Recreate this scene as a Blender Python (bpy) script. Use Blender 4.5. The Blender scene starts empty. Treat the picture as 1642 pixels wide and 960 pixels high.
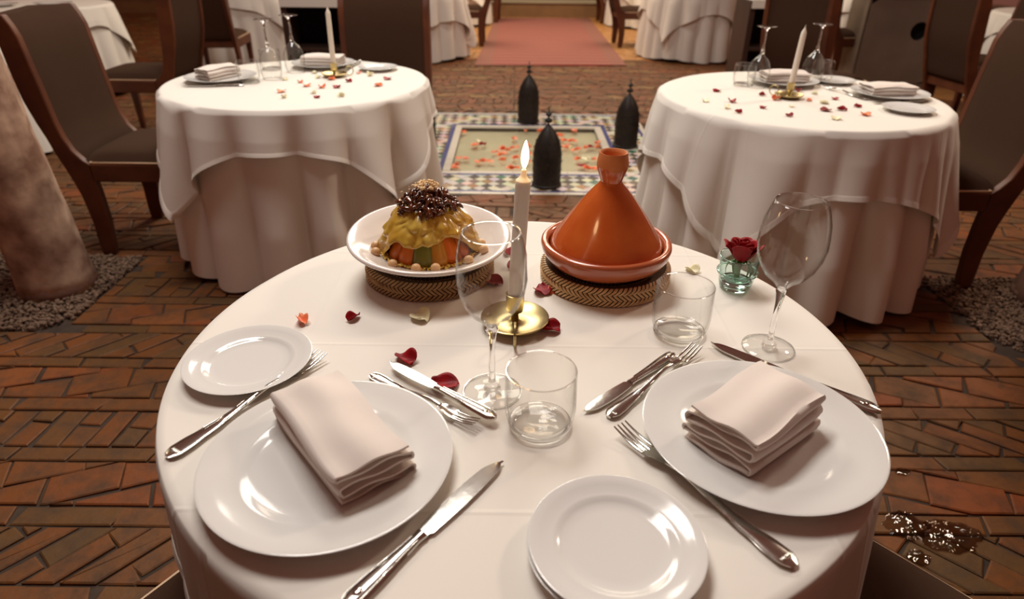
import bpy, math, random
from mathutils import Vector, Matrix, noise
PI = math.pi
S = bpy.context.scene
C = S.collection
R0 = random.Random(7)

# ------------------------------------------------------------------ camera
FPX, PITCH, ROLL = 1051.86, 0.50814, 0.010637
cam_d = bpy.data.cameras.new('camera'); cam = bpy.data.objects.new('camera', cam_d); C.objects.link(cam)
fw = Vector((0, math.cos(PITCH), -math.sin(PITCH))); up = Vector((0, math.sin(PITCH), math.cos(PITCH))); rt = Vector((1, 0, 0))
rx = rt*math.cos(ROLL) + up*math.sin(ROLL); uy = -rt*math.sin(ROLL) + up*math.cos(ROLL)
CAM = Vector((0, 0, 1.32325))
cam.matrix_world = Matrix(((rx.x, uy.x, -fw.x, CAM.x), (rx.y, uy.y, -fw.y, CAM.y), (rx.z, uy.z, -fw.z, CAM.z), (0, 0, 0, 1)))
cam_d.sensor_width = 36; cam_d.sensor_fit = 'HORIZONTAL'; cam_d.lens = FPX/1642*36
cam_d.clip_start = .02; cam_d.clip_end = 100
cam_d.dof.use_dof = True; cam_d.dof.focus_distance = 1.12; cam_d.dof.aperture_fstop = 4.0
S.camera = cam
# ------------------------------------------------------------------ world, lamps, exposure
S.view_settings.view_transform = 'Standard'; S.view_settings.look = 'None'
S.view_settings.gamma = 1; S.view_settings.use_curve_mapping = False
S.view_settings.exposure = -0.08
S.cycles.transparent_max_bounces = 32
w = bpy.data.worlds.new('world'); S.world = w; w.use_nodes = True
w.node_tree.nodes['Background'].inputs[0].default_value = (.62, .22, .15, 1)
w.node_tree.nodes['Background'].inputs[1].default_value = .25
def area(name, loc, target, sx, sy, power, col):
    d = bpy.data.lights.new(name, 'AREA'); d.shape = 'RECTANGLE'; d.size = sx; d.size_y = sy; d.energy = power; d.color = col
    o = bpy.data.objects.new(name, d); C.objects.link(o); o.location = loc
    o.rotation_euler = (Vector(target)-Vector(loc)).to_track_quat('-Z', 'Y').to_euler(); return o
area('rear_ceiling_light', (-.7, 6.7, 4.5), (-.1, 1.6, .6), 2.4, 1.3, 150, (1, .93, .82))
area('hanging_lamp', (3.6, 3.96, 3.43), (0, 1.1, .75), .5, .5, 75, (1, .80, .62))
area('overhead_light', (-.85, 2.55, 4.7), (-.1, 1.7, .75), 2.2, .9, 160, (1, .95, .89))
area('far_floor_fill', (.4, 10.2, 3.8), (.4, 9.6, 0), 5, 3, 330, (1, .82, .61))  # unseen fill light added overhead to brighten the far floor

# ------------------------------------------------------------------ mesh helpers
class MB:
    def __init__(s): s.v = []; s.f = []
    def add(s, vs, fs):
        n = len(s.v); s.v += [tuple(p) for p in vs]; s.f += [tuple(i+n for i in f) for f in fs]
    def box(s, x0, x1, y0, y1, z0, z1):
        s.add([(x0,y0,z0),(x1,y0,z0),(x1,y1,z0),(x0,y1,z0),(x0,y0,z1),(x1,y0,z1),(x1,y1,z1),(x0,y1,z1)],
              [(3,2,1,0),(4,5,6,7),(0,1,5,4),(1,2,6,5),(2,3,7,6),(3,0,4,7)])
    def lathe(s, prof, n=48, c=(0,0,0), fn=None):
        # closed or open (r,z) profile; points at r=0 become poles
        rings = []; vs = []
        for (r, z) in prof:
            if r < 1e-6: rings.append([len(vs)]); vs.append((c[0], c[1], c[2]+z))
            else:
                b = len(vs); rings.append(list(range(b, b+n)))
                for k in range(n):
                    a = 2*PI*k/n; p = (c[0]+r*math.cos(a), c[1]+r*math.sin(a), c[2]+z)
                    vs.append(fn(p, a, r, z) if fn else p)
        fs = []
        for A, B in zip(rings, rings[1:]):
            if len(A) == 1 and len(B) == 1: continue
            for k in range(n):
                k2 = (k+1) % n
                if len(A) == 1: fs.append((A[0], B[k2], B[k]))
                elif len(B) == 1: fs.append((A[k], A[k2], B[0]))
                else: fs.append((A[k], A[k2], B[k2], B[k]))
        s.add(vs, fs)
    def loft(s, rings, cap=True, closed=True):
        n = len(rings[0]); vs = [p for r in rings for p in r]; fs = []
        for i in range(len(rings)-1):
            for k in range(n if closed else n-1):
                k2 = (k+1) % n; fs.append((i*n+k, i*n+k2, (i+1)*n+k2, (i+1)*n+k))
        if cap and closed: fs.append(tuple(range(n-1, -1, -1))); fs.append(tuple((len(rings)-1)*n+k for k in range(n)))
        s.add(vs, fs)
    def tube(s, pts, rad, n=8, cap=True, closed=False):
        pts = [Vector(p) for p in pts]; rings = []; m = len(pts)
        for i, p in enumerate(pts):
            if closed: t = pts[(i+1) % m]-pts[i-1]
            else: t = pts[min(i+1, m-1)]-pts[max(i-1, 0)]
            t.normalize(); a = Vector((0,0,1)) if abs(t.z) < .9 else Vector((1,0,0))
            u = t.cross(a).normalized(); v = t.cross(u)
            r = rad[i] if isinstance(rad, (list, tuple)) else rad
            rings.append([p+u*(r*math.cos(2*PI*k/n))+v*(r*math.sin(2*PI*k/n)) for k in range(n)])
        if closed: rings.append(rings[0])
        s.loft(rings, cap and not closed)
    def prism(s, poly, y0, y1):
        # poly in (x,z), extruded along y
        n = len(poly); vs = [(x,y0,z) for x,z in poly]+[(x,y1,z) for x,z in poly]
        fs = [tuple(range(n)), tuple(range(2*n-1, n-1, -1))]+[(k,n+k,n+(k+1)%n,(k+1)%n) for k in range(n)]
        s.add(vs, fs)
    def sphere(s, c, r, n=10, m=7, sc=(1,1,1), rot=None):
        t = MB(); t.lathe([(r*math.sin(PI*i/m), -r*math.cos(PI*i/m)) for i in range(m+1)], n)
        vs = [Vector((x*sc[0], y*sc[1], z*sc[2])) for x,y,z in t.v]
        if rot: vs = [rot @ v for v in vs]
        s.add([v+Vector(c) for v in vs], t.f)
    def grid(s, fn, nu, nv, wrap=False):
        vs = [fn(i/nu, j/nv) for j in range(nv+1) for i in range(nu if wrap else nu+1)]; wd = nu if wrap else nu+1
        fs = [(j*wd+i, j*wd+(i+1) % wd, (j+1)*wd+(i+1) % wd, (j+1)*wd+i) for j in range(nv) for i in range(nu)]
        s.add(vs, fs)
    def mesh(s, name, m, smooth=45):
        me = bpy.data.meshes.new(name); me.from_pydata(s.v, [], s.f); me.validate(); 
        if m: me.materials.append(m)
        if smooth:
            me.shade_smooth(); me.set_sharp_from_angle(angle=math.radians(smooth))
        me.update(); return me
def obj(name, mb, m, parent=None, smooth=45, loc=None, solid=0, bev=0, sub=0):
    me = mb.mesh(name, m, smooth) if isinstance(mb, MB) else mb
    o = bpy.data.objects.new(name, me); C.objects.link(o)
    if parent: o.parent = parent
    if loc: o.location = loc
    if solid: q = o.modifiers.new('solid', 'SOLIDIFY'); q.thickness = solid; q.offset = 0
    if bev: q = o.modifiers.new('bevel', 'BEVEL'); q.width = bev; q.segments = 2; q.limit_method = 'ANGLE'
    if sub: q = o.modifiers.new('sub', 'SUBSURF'); q.levels = sub; q.render_levels = sub
    return o
def tag(o, label=None, cat=None, group=None, kind=None):
    if label: o['label'] = label
    if cat: o['category'] = cat
    if group: o['group'] = group
    if kind: o['kind'] = kind
    return o
def thing(name, label, cat, loc=(0,0,0), rot=0, group=None):
    o = bpy.data.objects.new(name, None); C.objects.link(o); o.empty_display_size = .05
    o.location = loc; o.rotation_euler = (0,0,rot) if not isinstance(rot, tuple) else rot
    return tag(o, label, cat, group)
def dup(src, label, loc, rot=0, group=None):
    r = src.copy(); C.objects.link(r); r.location = loc
    r.rotation_euler = (0,0,rot) if not isinstance(rot, tuple) else rot
    r['label'] = label
    if group: r['group'] = group
    elif 'group' in r: del r['group']
    for ch in list(src.children):
        c = ch.copy(); C.objects.link(c); c.parent = r
        for g in list(ch.children):
            d = g.copy(); C.objects.link(d); d.parent = c
    return r

# ------------------------------------------------------------------ material helpers
def mat(name, col, rough=.5, metal=0, var=None, vscale=8, bump=0, bscale=60, coat=0, sheen=0, sss=0, detail=4, spec=None):
    m = bpy.data.materials.new(name); m.use_nodes = True; t = m.node_tree; b = t.nodes['Principled BSDF']
    b.inputs['Base Color'].default_value = (*col, 1); b.inputs['Roughness'].default_value = rough; b.inputs['Metallic'].default_value = metal
    if coat: b.inputs['Coat Weight'].default_value = coat; b.inputs['Coat Roughness'].default_value = .06
    if sheen: b.inputs['Sheen Weight'].default_value = sheen
    if spec is not None: b.inputs['Specular IOR Level'].default_value = spec
    if sss: b.inputs['Subsurface Weight'].default_value = sss; b.inputs['Subsurface Radius'].default_value = (.02,.01,.005); b.inputs['Subsurface Scale'].default_value = .3
    tc = t.nodes.new('ShaderNodeTexCoord')
    if var:
        n = t.nodes.new('ShaderNodeTexNoise'); n.inputs['Scale'].default_value = vscale; n.inputs['Detail'].default_value = detail
        t.links.new(tc.outputs['Object'], n.inputs['Vector'])
        r = t.nodes.new('ShaderNodeValToRGB'); r.color_ramp.elements[0].position = .35; r.color_ramp.elements[1].position = .68
        r.color_ramp.elements[0].color = (*col, 1); r.color_ramp.elements[1].color = (*var, 1)
        t.links.new(n.outputs['Fac'], r.inputs[0]); t.links.new(r.outputs[0], b.inputs['Base Color'])
    if bump:
        n = t.nodes.new('ShaderNodeTexNoise'); n.inputs['Scale'].default_value = bscale; n.inputs['Detail'].default_value = 3
        t.links.new(tc.outputs['Object'], n.inputs['Vector'])
        bp = t.nodes.new('ShaderNodeBump'); bp.inputs['Strength'].default_value = bump; bp.inputs['Distance'].default_value = .002
        t.links.new(n.outputs['Fac'], bp.inputs['Height']); t.links.new(bp.outputs[0], b.inputs['Normal'])
    return m
def node(t, ty, **kw):
    n = t.nodes.new(ty)
    for k, v in kw.items(): setattr(n, k, v)
    return n
def math_(t, op, a, b=None):
    n = node(t, 'ShaderNodeMath', operation=op)
    for i, x in enumerate((a, b)):
        if x is None: continue
        if isinstance(x, (int, float)): n.inputs[i].default_value = x
        else: t.links.new(x, n.inputs[i])
    return n.outputs[0]
def thin_glass(name, f0, tint, edge, gain=1.0):
    # clear wall: Schlick reflection over a straight-through tinted transmission (no lens bending)
    m = bpy.data.materials.new(name); m.use_nodes = True; t = m.node_tree; t.nodes.clear()
    out = node(t, 'ShaderNodeOutputMaterial'); mix = node(t, 'ShaderNodeMixShader'); tr = node(t, 'ShaderNodeBsdfTransparent')
    gl = node(t, 'ShaderNodeBsdfGlossy'); gl.inputs['Roughness'].default_value = .01
    lw = node(t, 'ShaderNodeLayerWeight'); lw.inputs[0].default_value = .5
    p = math_(t, 'POWER', lw.outputs['Facing'], 5.0); f = math_(t, 'MULTIPLY_ADD', p, (1-f0)*gain); t.nodes[-1].inputs[2].default_value = f0
    cm = node(t, 'ShaderNodeMix', data_type='RGBA'); e = math_(t, 'POWER', lw.outputs['Facing'], 3.0)
    t.links.new(e, cm.inputs[0]); cm.inputs[6].default_value = (*tint, 1); cm.inputs[7].default_value = (*edge, 1)
    t.links.new(cm.outputs[2], tr.inputs[0]); t.links.new(f, mix.inputs[0]); t.links.new(tr.outputs[0], mix.inputs[1]); t.links.new(gl.outputs[0], mix.inputs[2])
    t.links.new(mix.outputs[0], out.inputs[0]); return m
def solid_glass(name, col, ior=1.5):
    m = mat(name, col, .0); b = m.node_tree.nodes['Principled BSDF']; b.inputs['Transmission Weight'].default_value = 1; b.inputs['IOR'].default_value = ior; return m
def fabric(name, col, scale=900, rough=.85, sheen=.15, bump=.25, var=None):
    m = mat(name, col, rough, sheen=sheen, var=var, vscale=3); t = m.node_tree; b = t.nodes['Principled BSDF']
    tc = node(t, 'ShaderNodeTexCoord'); a = node(t, 'ShaderNodeTexWave', bands_direction='X'); c = node(t, 'ShaderNodeTexWave', bands_direction='Y')
    for q in (a, c): q.inputs['Scale'].default_value = scale; t.links.new(tc.outputs['Object'], q.inputs['Vector'])
    s_ = math_(t, 'ADD', a.outputs['Fac'], c.outputs['Fac']); bp = node(t, 'ShaderNodeBump'); bp.inputs['Strength'].default_value = bump; bp.inputs['Distance'].default_value = .0006
    t.links.new(s_, bp.inputs['Height']); t.links.new(bp.outputs[0], b.inputs['Normal']); return m

M = {}
M['linen'] = mat('white_linen', (.77, .735, .665), .8, sheen=.08, bump=.06, bscale=25)
def add_creases(m, axis_lines):
    t = m.node_tree; b = t.nodes['Principled BSDF']; tc = node(t, 'ShaderNodeTexCoord'); sp = node(t, 'ShaderNodeSeparateXYZ'); t.links.new(tc.outputs['Object'], sp.inputs[0])
    tot = None
    for ax, v in axis_lines:
        d = math_(t, 'ABSOLUTE', math_(t, 'SUBTRACT', sp.outputs[ax], v)); e = math_(t, 'MAXIMUM', math_(t, 'SUBTRACT', 1.0, math_(t, 'DIVIDE', d, .005)), 0.0)
        tot = e if tot is None else math_(t, 'ADD', tot, e)
    bp = node(t, 'ShaderNodeBump'); bp.inputs['Strength'].default_value = .5; bp.inputs['Distance'].default_value = .0012
    t.links.new(tot, bp.inputs['Height'])
    old = b.inputs['Normal'].links[0].from_node if b.inputs['Normal'].links else None
    if old: t.links.new(old.outputs[0], bp.inputs['Normal'])
    t.links.new(bp.outputs[0], b.inputs['Normal'])
M['top_linen'] = mat('creased_white_linen', (.77, .735, .665), .8, sheen=.08, bump=.06, bscale=25)
add_creases(M['top_linen'], [(1, -.345), (1, .0), (1, .345), (0, -.345), (0, .345)])
M['napkin'] = fabric('napkin_cotton', (.74, .67, .605), 700, .85, .1, .15)
M['china'] = mat('white_china', (.70, .695, .665), .10, spec=.4)
M['stoneware'] = mat('cream_glazed_stoneware', (.74, .67, .61), .18, var=(.78, .72, .66), vscale=14, coat=.5)
M['steel'] = mat('polished_steel', (.62, .60, .55), .16, 1, bump=.05, bscale=120)
M['brass'] = mat('aged_brass', (.50, .40, .18), .33, 1, var=(.42, .34, .17), vscale=30)
M['wax'] = mat('ivory_wax', (.80, .74, .63), .45, sss=.35)
M['wick'] = mat('black_wick', (.03, .025, .02), .8)
M['glaze'] = mat('orange_glazed_clay', (.50, .085, .012), .2, var=(.58, .125, .02), vscale=18, coat=.5, bump=.12, bscale=35)
M['clay'] = mat('bare_terracotta', (.60, .21, .065), .75, var=(.52, .16, .05), vscale=25, bump=.2, bscale=140)
M['glaze2'] = mat('brick_red_glazed_clay', (.40, .085, .03), .22, var=(.46, .12, .045), vscale=14, coat=.5, bump=.12, bscale=30)
M['straw'] = mat('woven_palm_straw', (.80, .58, .32), .6, var=(.58, .38, .18), vscale=60)
M['straw2'] = mat('darkened_palm_straw', (.54, .35, .16), .6, var=(.36, .22, .10), vscale=60)
M['strawdark'] = mat('palm_core', (.10, .055, .025), .9)
M['wood'] = mat('reddish_brown_polished_wood', (.075, .020, .008), .46, var=(.125, .036, .012), vscale=6, spec=.35)
M['uph'] = fabric('dark_brown_upholstery', (.056, .028, .016), 260, .95, .0, .5)
M['uph'].node_tree.nodes['Principled BSDF'].inputs['Specular IOR Level'].default_value = .12
M['piping'] = mat('tan_piping', (.66, .46, .29), .45)
M['iron'] = mat('black_cast_iron', (.010, .0075, .006), .5, var=(.022, .014, .010), spec=.3, vscale=30, bump=.4, bscale=90)
M['bark'] = mat('pale_limewashed_bark', (.18, .088, .052), .85, var=(.58, .40, .28), vscale=8, bump=1, bscale=14, detail=9)
M['bark2'] = mat('brown_smooth_bark', (.12, .05, .03), .85, var=(.17, .08, .05), vscale=7, bump=.8, bscale=26)
M['pebble'] = mat('grey_brown_pebbles', (.11, .062, .038), .9, var=(.24, .155, .10), vscale=45)
M['mortar'] = mat('dark_mortar', (.028, .016, .009), .9, var=(.06, .037, .022), vscale=9, bump=.6, bscale=60)
M['red'] = mat('red_rose_petal', (.34, .003, .008), .5, var=(.20, .0015, .006), vscale=60, spec=.25)
M['coral'] = mat('coral_rose_petal', (.82, .17, .06), .5, var=(.82, .28, .12), vscale=60)
M['pale'] = mat('cream_rose_petal', (.78, .72, .42), .5, var=(.80, .76, .55), vscale=60)
M['leaf'] = mat('rose_sepal_green', (.10, .22, .04), .5, var=(.06, .14, .03), vscale=60)
M['glass'] = thin_glass('clear_thin_glass', .03, (.995, .995, .99), (.80, .79, .78), .9)
M['aqua'] = thin_glass('aqua_recycled_glass', .05, (.93, .98, .965), (.45, .72, .66), 1.0)
M['thick'] = solid_glass('clear_solid_glass', (1, 1, 1))
M['aquathick'] = solid_glass('aqua_solid_glass', (.72, .93, .88))
M['puddle'] = thin_glass('rippled_water', .03, (.74, .66, .58), (.6, .55, .5), 1.0)
_t = M['puddle'].node_tree; _g = [q for q in _t.nodes if q.type == 'BSDF_GLOSSY'][0]; _n = node(_t, 'ShaderNodeTexNoise'); _n.inputs['Scale'].default_value = 22; _tc = node(_t, 'ShaderNodeTexCoord'); _b = node(_t, 'ShaderNodeBump'); _b.inputs['Strength'].default_value = .8; _b.inputs['Distance'].default_value = .012
_t.links.new(_tc.outputs['Object'], _n.inputs['Vector']); _t.links.new(_n.outputs['Fac'], _b.inputs['Height']); _t.links.new(_b.outputs[0], _g.inputs['Normal'])
M['water'] = thin_glass('still_water', .025, (.97, .98, .96), (.75, .78, .72), 1.0)
def emit(name, col, st):
    m = bpy.data.materials.new(name); m.use_nodes = True; t = m.node_tree; t.nodes.clear(); e = node(t, 'ShaderNodeEmission'); e.inputs[0].default_value = (*col, 1); e.inputs[1].default_value = st
    o = node(t, 'ShaderNodeOutputMaterial'); t.links.new(e.outputs[0], o.inputs[0]); return m
M['flame'] = emit('candle_flame', (1, .80, .46), 9)
# brick: hue picked by the 'tint' attribute of each brick, plus wear
def brick_mat():
    m = bpy.data.materials.new('fired_clay_brick'); m.use_nodes = True; t = m.node_tree; b = t.nodes['Principled BSDF']
    at = node(t, 'ShaderNodeAttribute', attribute_name='tint'); sp = node(t, 'ShaderNodeSeparateColor'); t.links.new(at.outputs['Color'], sp.inputs[0])
    r = node(t, 'ShaderNodeValToRGB'); els = r.color_ramp.elements
    cols = [(0, (.066, .037, .011)), (.2, (.110, .050, .012)), (.45, (.136, .049, .010)), (.7, (.160, .050, .009)), (.88, (.190, .044, .008)), (1, (.21, .105, .028))]
    b.inputs['Specular IOR Level'].default_value = .3
    els[0].position = 0; els[0].color = (*cols[0][1], 1); els[1].position = 1; els[1].color = (*cols[-1][1], 1)
    for p, c in cols[1:-1]: e = els.new(p); e.color = (*c, 1)
    t.links.new(sp.outputs[0], r.inputs[0])
    tc = node(t, 'ShaderNodeTexCoord'); n = node(t, 'ShaderNodeTexNoise'); n.inputs['Scale'].default_value = 11; n.inputs['Detail'].default_value = 6; n.inputs['Roughness'].default_value = .65; t.links.new(tc.outputs['Object'], n.inputs['Vector'])
    mx = node(t, 'ShaderNodeMix', data_type='RGBA'); rr = node(t, 'ShaderNodeValToRGB'); rr.color_ramp.elements[0].position = .44; rr.color_ramp.elements[1].position = .66; rr.color_ramp.elements[1].color = (.75, .75, .75, 1)
    t.links.new(n.outputs['Fac'], rr.inputs[0]); t.links.new(rr.outputs[0], mx.inputs[0]); t.links.new(r.outputs[0], mx.inputs[6]); mx.inputs[7].default_value = (.055, .031, .015, 1)
    t.links.new(mx.outputs[2], b.inputs['Base Color'])
    ro = math_(t, 'MULTIPLY_ADD', n.outputs['Fac'], .5); t.nodes[-1].inputs[2].default_value = .38; t.links.new(ro, b.inputs['Roughness'])
    n2 = node(t, 'ShaderNodeTexNoise'); n2.inputs['Scale'].default_value = 38; n2.inputs['Detail'].default_value = 5; t.links.new(tc.outputs['Object'], n2.inputs['Vector'])
    bp = node(t, 'ShaderNodeBump'); bp.inputs['Strength'].default_value = .55; bp.inputs['Distance'].default_value = .004; t.links.new(n2.outputs['Fac'], bp.inputs['Height']); t.links.new(bp.outputs[0], b.inputs['Normal'])
    return m
M['brick'] = brick_mat()

# ------------------------------------------------------------------ floor: mortar bed, bricks, mosaic, gravel
MOS = (-.79, 1.02, 3.64, 5.61); INN = (-.455, .685, 4.01, 5.21); BAS = (-.405, .63, 4.06, 5.14)
BEDS = [(-2.62, -1.70, 2.09, 2.74), (1.81, 2.75, 1.99, 2.61)]
fl = MB()
# mortar bed with a hole for the sunken basin
X0, X1, Y0, Y1 = -9, 9, -1.5, 13.0
for (a, b, c, d) in ((X0, BAS[0], Y0, Y1), (BAS[1], X1, Y0, Y1), (BAS[0], BAS[1], Y0, BAS[2]), (BAS[0], BAS[1], BAS[3], Y1)):
    fl.box(a, b, c, d, -.06, -.008)
floor = obj('floor', fl, M['mortar'], smooth=0); tag(floor, 'worn reddish brown brick floor with a tiled mosaic rectangle', 'floor', kind='structure')
def clip(poly, ax, v, keep_greater):
    out = []
    for i in range(len(poly)):
        a, b = poly[i-1], poly[i]; ia = (a[ax] >= v) == keep_greater; ib = (b[ax] >= v) == keep_greater
        if ia != ib:
            t = (v-a[ax])/(b[ax]-a[ax]); out.append((a[0]+(b[0]-a[0])*t, a[1]+(b[1]-a[1])*t))
        if ib: out.append(b)
    return out
def cliprect(poly, x0, x1, y0, y1):
    for ax, v, k in ((0, x0, True), (0, x1, False), (1, y0, True), (1, y1, False)):
        poly = clip(poly, ax, v, k)
        if len(poly) < 3: return []
    return poly
def parea(p): return .5*sum(p[i-1][0]*p[i][1]-p[i][0]*p[i-1][1] for i in range(len(p)))
def cleanp(p):
    q = []
    for a in p:
        if not q or (a[0]-q[-1][0])**2+(a[1]-q[-1][1])**2 > 4e-6: q.append(a)
    if len(q) > 2 and (q[0][0]-q[-1][0])**2+(q[0][1]-q[-1][1])**2 < 4e-6: q.pop()
    return q
def inset(p, d):
    n = len(p); out = []
    for i in range(n):
        a, b, c = Vector(p[i-1]), Vector(p[i]), Vector(p[(i+1) % n])
        e1 = (b-a).normalized(); e2 = (c-b).normalized(); n1 = Vector((-e1.y, e1.x)); n2 = Vector((-e2.y, e2.x))
        k = n1+n2; den = max(k.length_squared/2, .35); q = b+k*(d/den); out.append((q.x, q.y))
    return out
def slab(mb, poly, z0, z1, joint, bevel, tint, tl, rnd):
    if parea(poly) < 0: poly = poly[::-1]
    poly = cleanp(poly)
    if len(poly) < 3 or parea(poly) < 9e-5: return False
    a = inset(poly, joint); b = inset(poly, joint+bevel)
    if parea(a) < 4e-5 or parea(b) < 2e-5: return False
    sx, sy = rnd.uniform(-.012, .012), rnd.uniform(-.012, .012); cx = sum(p[0] for p in poly)/len(poly); cy = sum(p[1] for p in poly)/len(poly)
    zz = lambda p: z1+(p[0]-cx)*sx+(p[1]-cy)*sy
    n = len(a); vs = [(p[0], p[1], z0) for p in a]+[(p[0], p[1], zz(p)-bevel*.7) for p in a]+[(p[0], p[1], zz(p)) for p in b]
    fs = [(k, (k+1) % n, n+(k+1) % n, n+k) for k in range(n)]+[(n+k, n+(k+1) % n, 2*n+(k+1) % n, 2*n+k) for k in range(n)]+[tuple(2*n+k for k in range(n))]
    mb.add(vs, fs); tl += [tint]*len(vs); return True
def tint_mesh(mb, name, m, tl, smooth=0):
    me = bpy.data.meshes.new(name); me.from_pydata(mb.v, [], mb.f); me.materials.append(m)
    at = me.attributes.new('tint', 'FLOAT_COLOR', 'POINT'); buf = []
    for t_ in tl: buf += [t_, t_, t_, 1] if isinstance(t_, (int, float)) else [*t_, 1]
    at.data.foreach_set('color', buf); me.update(); return me
TABLES = [(.013, .878, .5155), (-.95, 2.985, .55), (1.172, 2.779, .55)]
def seen_size(p, ar):
    d = Vector((p[0], p[1], 0))-CAM; z = d.dot(fw)
    if z < .2: return 0
    u = 821+FPX*d.dot(rx)/z; v = 480-FPX*d.dot(uy)/z
    if not (-15 < u < 1657 and -5 < v < 975): return 0
    t = (.75-CAM.z)/d.z; q = CAM+d*t
    if (q.x-TABLES[0][0])**2+(q.y-TABLES[0][1])**2 < .5**2: return 0
    for (x, y, r) in TABLES[1:]:
        e = d.xy.normalized(); k = (Vector((x, y))-CAM.xy).dot(e); dd = (Vector((x, y))-CAM.xy-e*k).length
        if dd < .5 and k-.3 < d.xy.length and d.xy.length < k+3: return 0
    return ar*abs(d.normalized().z)/d.length_squared
BR = []   # (polygon, tint)
br = random.Random(11)
def bandgrid(y0, y1, x0, x1, ang, bw, bl, off, hue):
    ca, sa = math.cos(ang), math.sin(ang); h = (y1-y0)
    # cells in rotated frame covering the strip
    ext = (x1-x0)+2
    cx, cy = (x0+x1)/2, (y0+y1)/2
    nu = int(ext/bl)+2; nv = int(ext/bw)+2
    for i in range(-nu, nu):
        for j in range(-nv, nv):
            u = i*bl+(off+(j % 2)*.45)*bl; v = j*bw
            mx, my = u+bl/2, v+bw/2
            py = cy+mx*sa+my*ca
            if abs(py-cy) > h/2+bl+bw: continue
            px = cx+mx*ca-my*sa
            if px < x0-.4 or px > x1+.4: continue
            jit = lambda s=.007: br.uniform(-s, s)
            quad = [(cx+a*ca-b*sa+jit(), cy+a*sa+b*ca+jit()) for a, b in ((u, v), (u+bl, v), (u+bl, v+bw), (u, v+bw))]
            p = cliprect(quad, x0, x1, y0, y1)
            if len(p) >= 3: BR.append((p, min(1, max(0, hue+br.uniform(-.28, .28)))))
def course(y0, y1, x0, x1, hue):
    x = x0-br.uniform(0, .2)
    while x < x1:
        l = br.uniform(.16, .28); sl = br.uniform(-.03, .03)
        p = cliprect([(x, y0), (x+l, y0), (x+l+sl, y1), (x+sl*.6, y1)], x0, x1, y0, y1)
        if len(p) >= 3: BR.append((p, min(1, max(0, hue+br.uniform(-.25, .25)))))
        x += l
# bands: (course top of previous) rows measured from the photograph, repeated further back
edges = []     # (y0, y1, kind)
y = .30
seqL = [('sq', .155), ('diag', .165), ('sq', .175), ('up', .172), ('sq', .168), ('diag', .165)]
# explicit near rows: course 1.116-1.176 etc.
rows = [(-1.2, -.05, 'diag'), (-.05, .01, 'c'), (.01, .20, 'sq'), (.20, .26, 'c'), (.26, .43, 'diag'), (.43, .49, 'c'), (.49, .68, 'sq'), (.68, .74, 'c'), (.74, .935, 'sq'), (.935, 1.0, 'c'), (1.0, 1.172, 'diag'),
        (1.172, 1.24, 'c'), (1.24, 1.405, 'sq'), (1.405, 1.465, 'c'), (1.465, 1.63, 'up'), (1.63, 1.695, 'c'), (1.695, 1.865, 'sq'), (1.865, 1.925, 'c')]
y = 1.925; k = 0
while y < 13:
    kind = ('diag', 'sq', 'up', 'sq')[k % 4]; h = .165; rows.append((y, y+h, kind)); rows.append((y+h, y+h+.06, 'c')); y += h+.06; k += 1
for i, (a, b, kind) in enumerate(rows):
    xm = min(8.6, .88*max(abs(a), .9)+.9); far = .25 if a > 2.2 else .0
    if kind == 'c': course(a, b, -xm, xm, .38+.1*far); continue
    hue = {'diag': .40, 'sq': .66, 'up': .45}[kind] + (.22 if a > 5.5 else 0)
    if kind == 'sq':
        bandgrid(a, b, -xm, 0, .34+br.uniform(-.05, .05), .115, .19, br.random(), hue)
        bandgrid(a, b, 0, xm, -.38+br.uniform(-.05, .05), .125, .20, br.random(), hue)
    elif kind == 'diag':
        bandgrid(a, b, -xm, 0, .82+br.uniform(-.08, .08), .068, .30, br.random(), hue)
        bandgrid(a, b, 0, xm, -.80+br.uniform(-.08, .08), .068, .30, br.random(), hue)
    else:
        bandgrid(a, b, -xm, 0, 1.5, .078, .19, .0, hue)
        bandgrid(a, b, 0, xm, -.62, .062, .21, br.random(), hue)
holes = [MOS]+BEDS
keep = []
for p, t_ in BR:
    cx = sum(q[0] for q in p)/len(p); cy = sum(q[1] for q in p)/len(p); bad = False
    for (a, b, c, d) in holes:
        if a < cx < b and c < cy < d: bad = True; break
        # trim bricks that cross a hole's edge
        xs = [q[0] for q in p]; ys = [q[1] for q in p]
        if max(xs) > a and min(xs) < b and max(ys) > c and min(ys) < d:
            if cx <= a: p = clip(p, 0, a, False)
            elif cx >= b: p = clip(p, 0, b, True)
            elif cy <= c: p = clip(p, 1, c, False)
            else: p = clip(p, 1, d, True)
            if len(p) < 3: bad = True; break
    if not bad: keep.append((seen_size((cx, cy), abs(parea(p))), p, t_))
keep.sort(key=lambda q: -q[0])
rest = MB(); rtl = []; nb = 0
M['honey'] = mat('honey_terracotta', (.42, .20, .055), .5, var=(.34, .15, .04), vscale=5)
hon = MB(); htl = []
for sz, p, t_ in keep:
    z1 = br.uniform(-.003, .0015); wet = 0
    if sz > 0 and nb < 300:
        mb = MB(); tl = []
        if slab(mb, p, -.012, z1, .0035, .004, t_, tl, br):
            o = bpy.data.objects.new('brick', tint_mesh(mb, 'brick', M['brick'], tl)); C.objects.link(o); o.parent = floor; nb += 1
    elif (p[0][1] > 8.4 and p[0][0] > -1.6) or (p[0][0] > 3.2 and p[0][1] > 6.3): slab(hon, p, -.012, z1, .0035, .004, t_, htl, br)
    else: slab(rest, p, -.012, z1, .0035, .004, t_, rtl, br)
o = bpy.data.objects.new('brick_paving', tint_mesh(rest, 'brick_paving', M['brick'], rtl)); C.objects.link(o); o.parent = floor; tag(o, kind='stuff')

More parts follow.
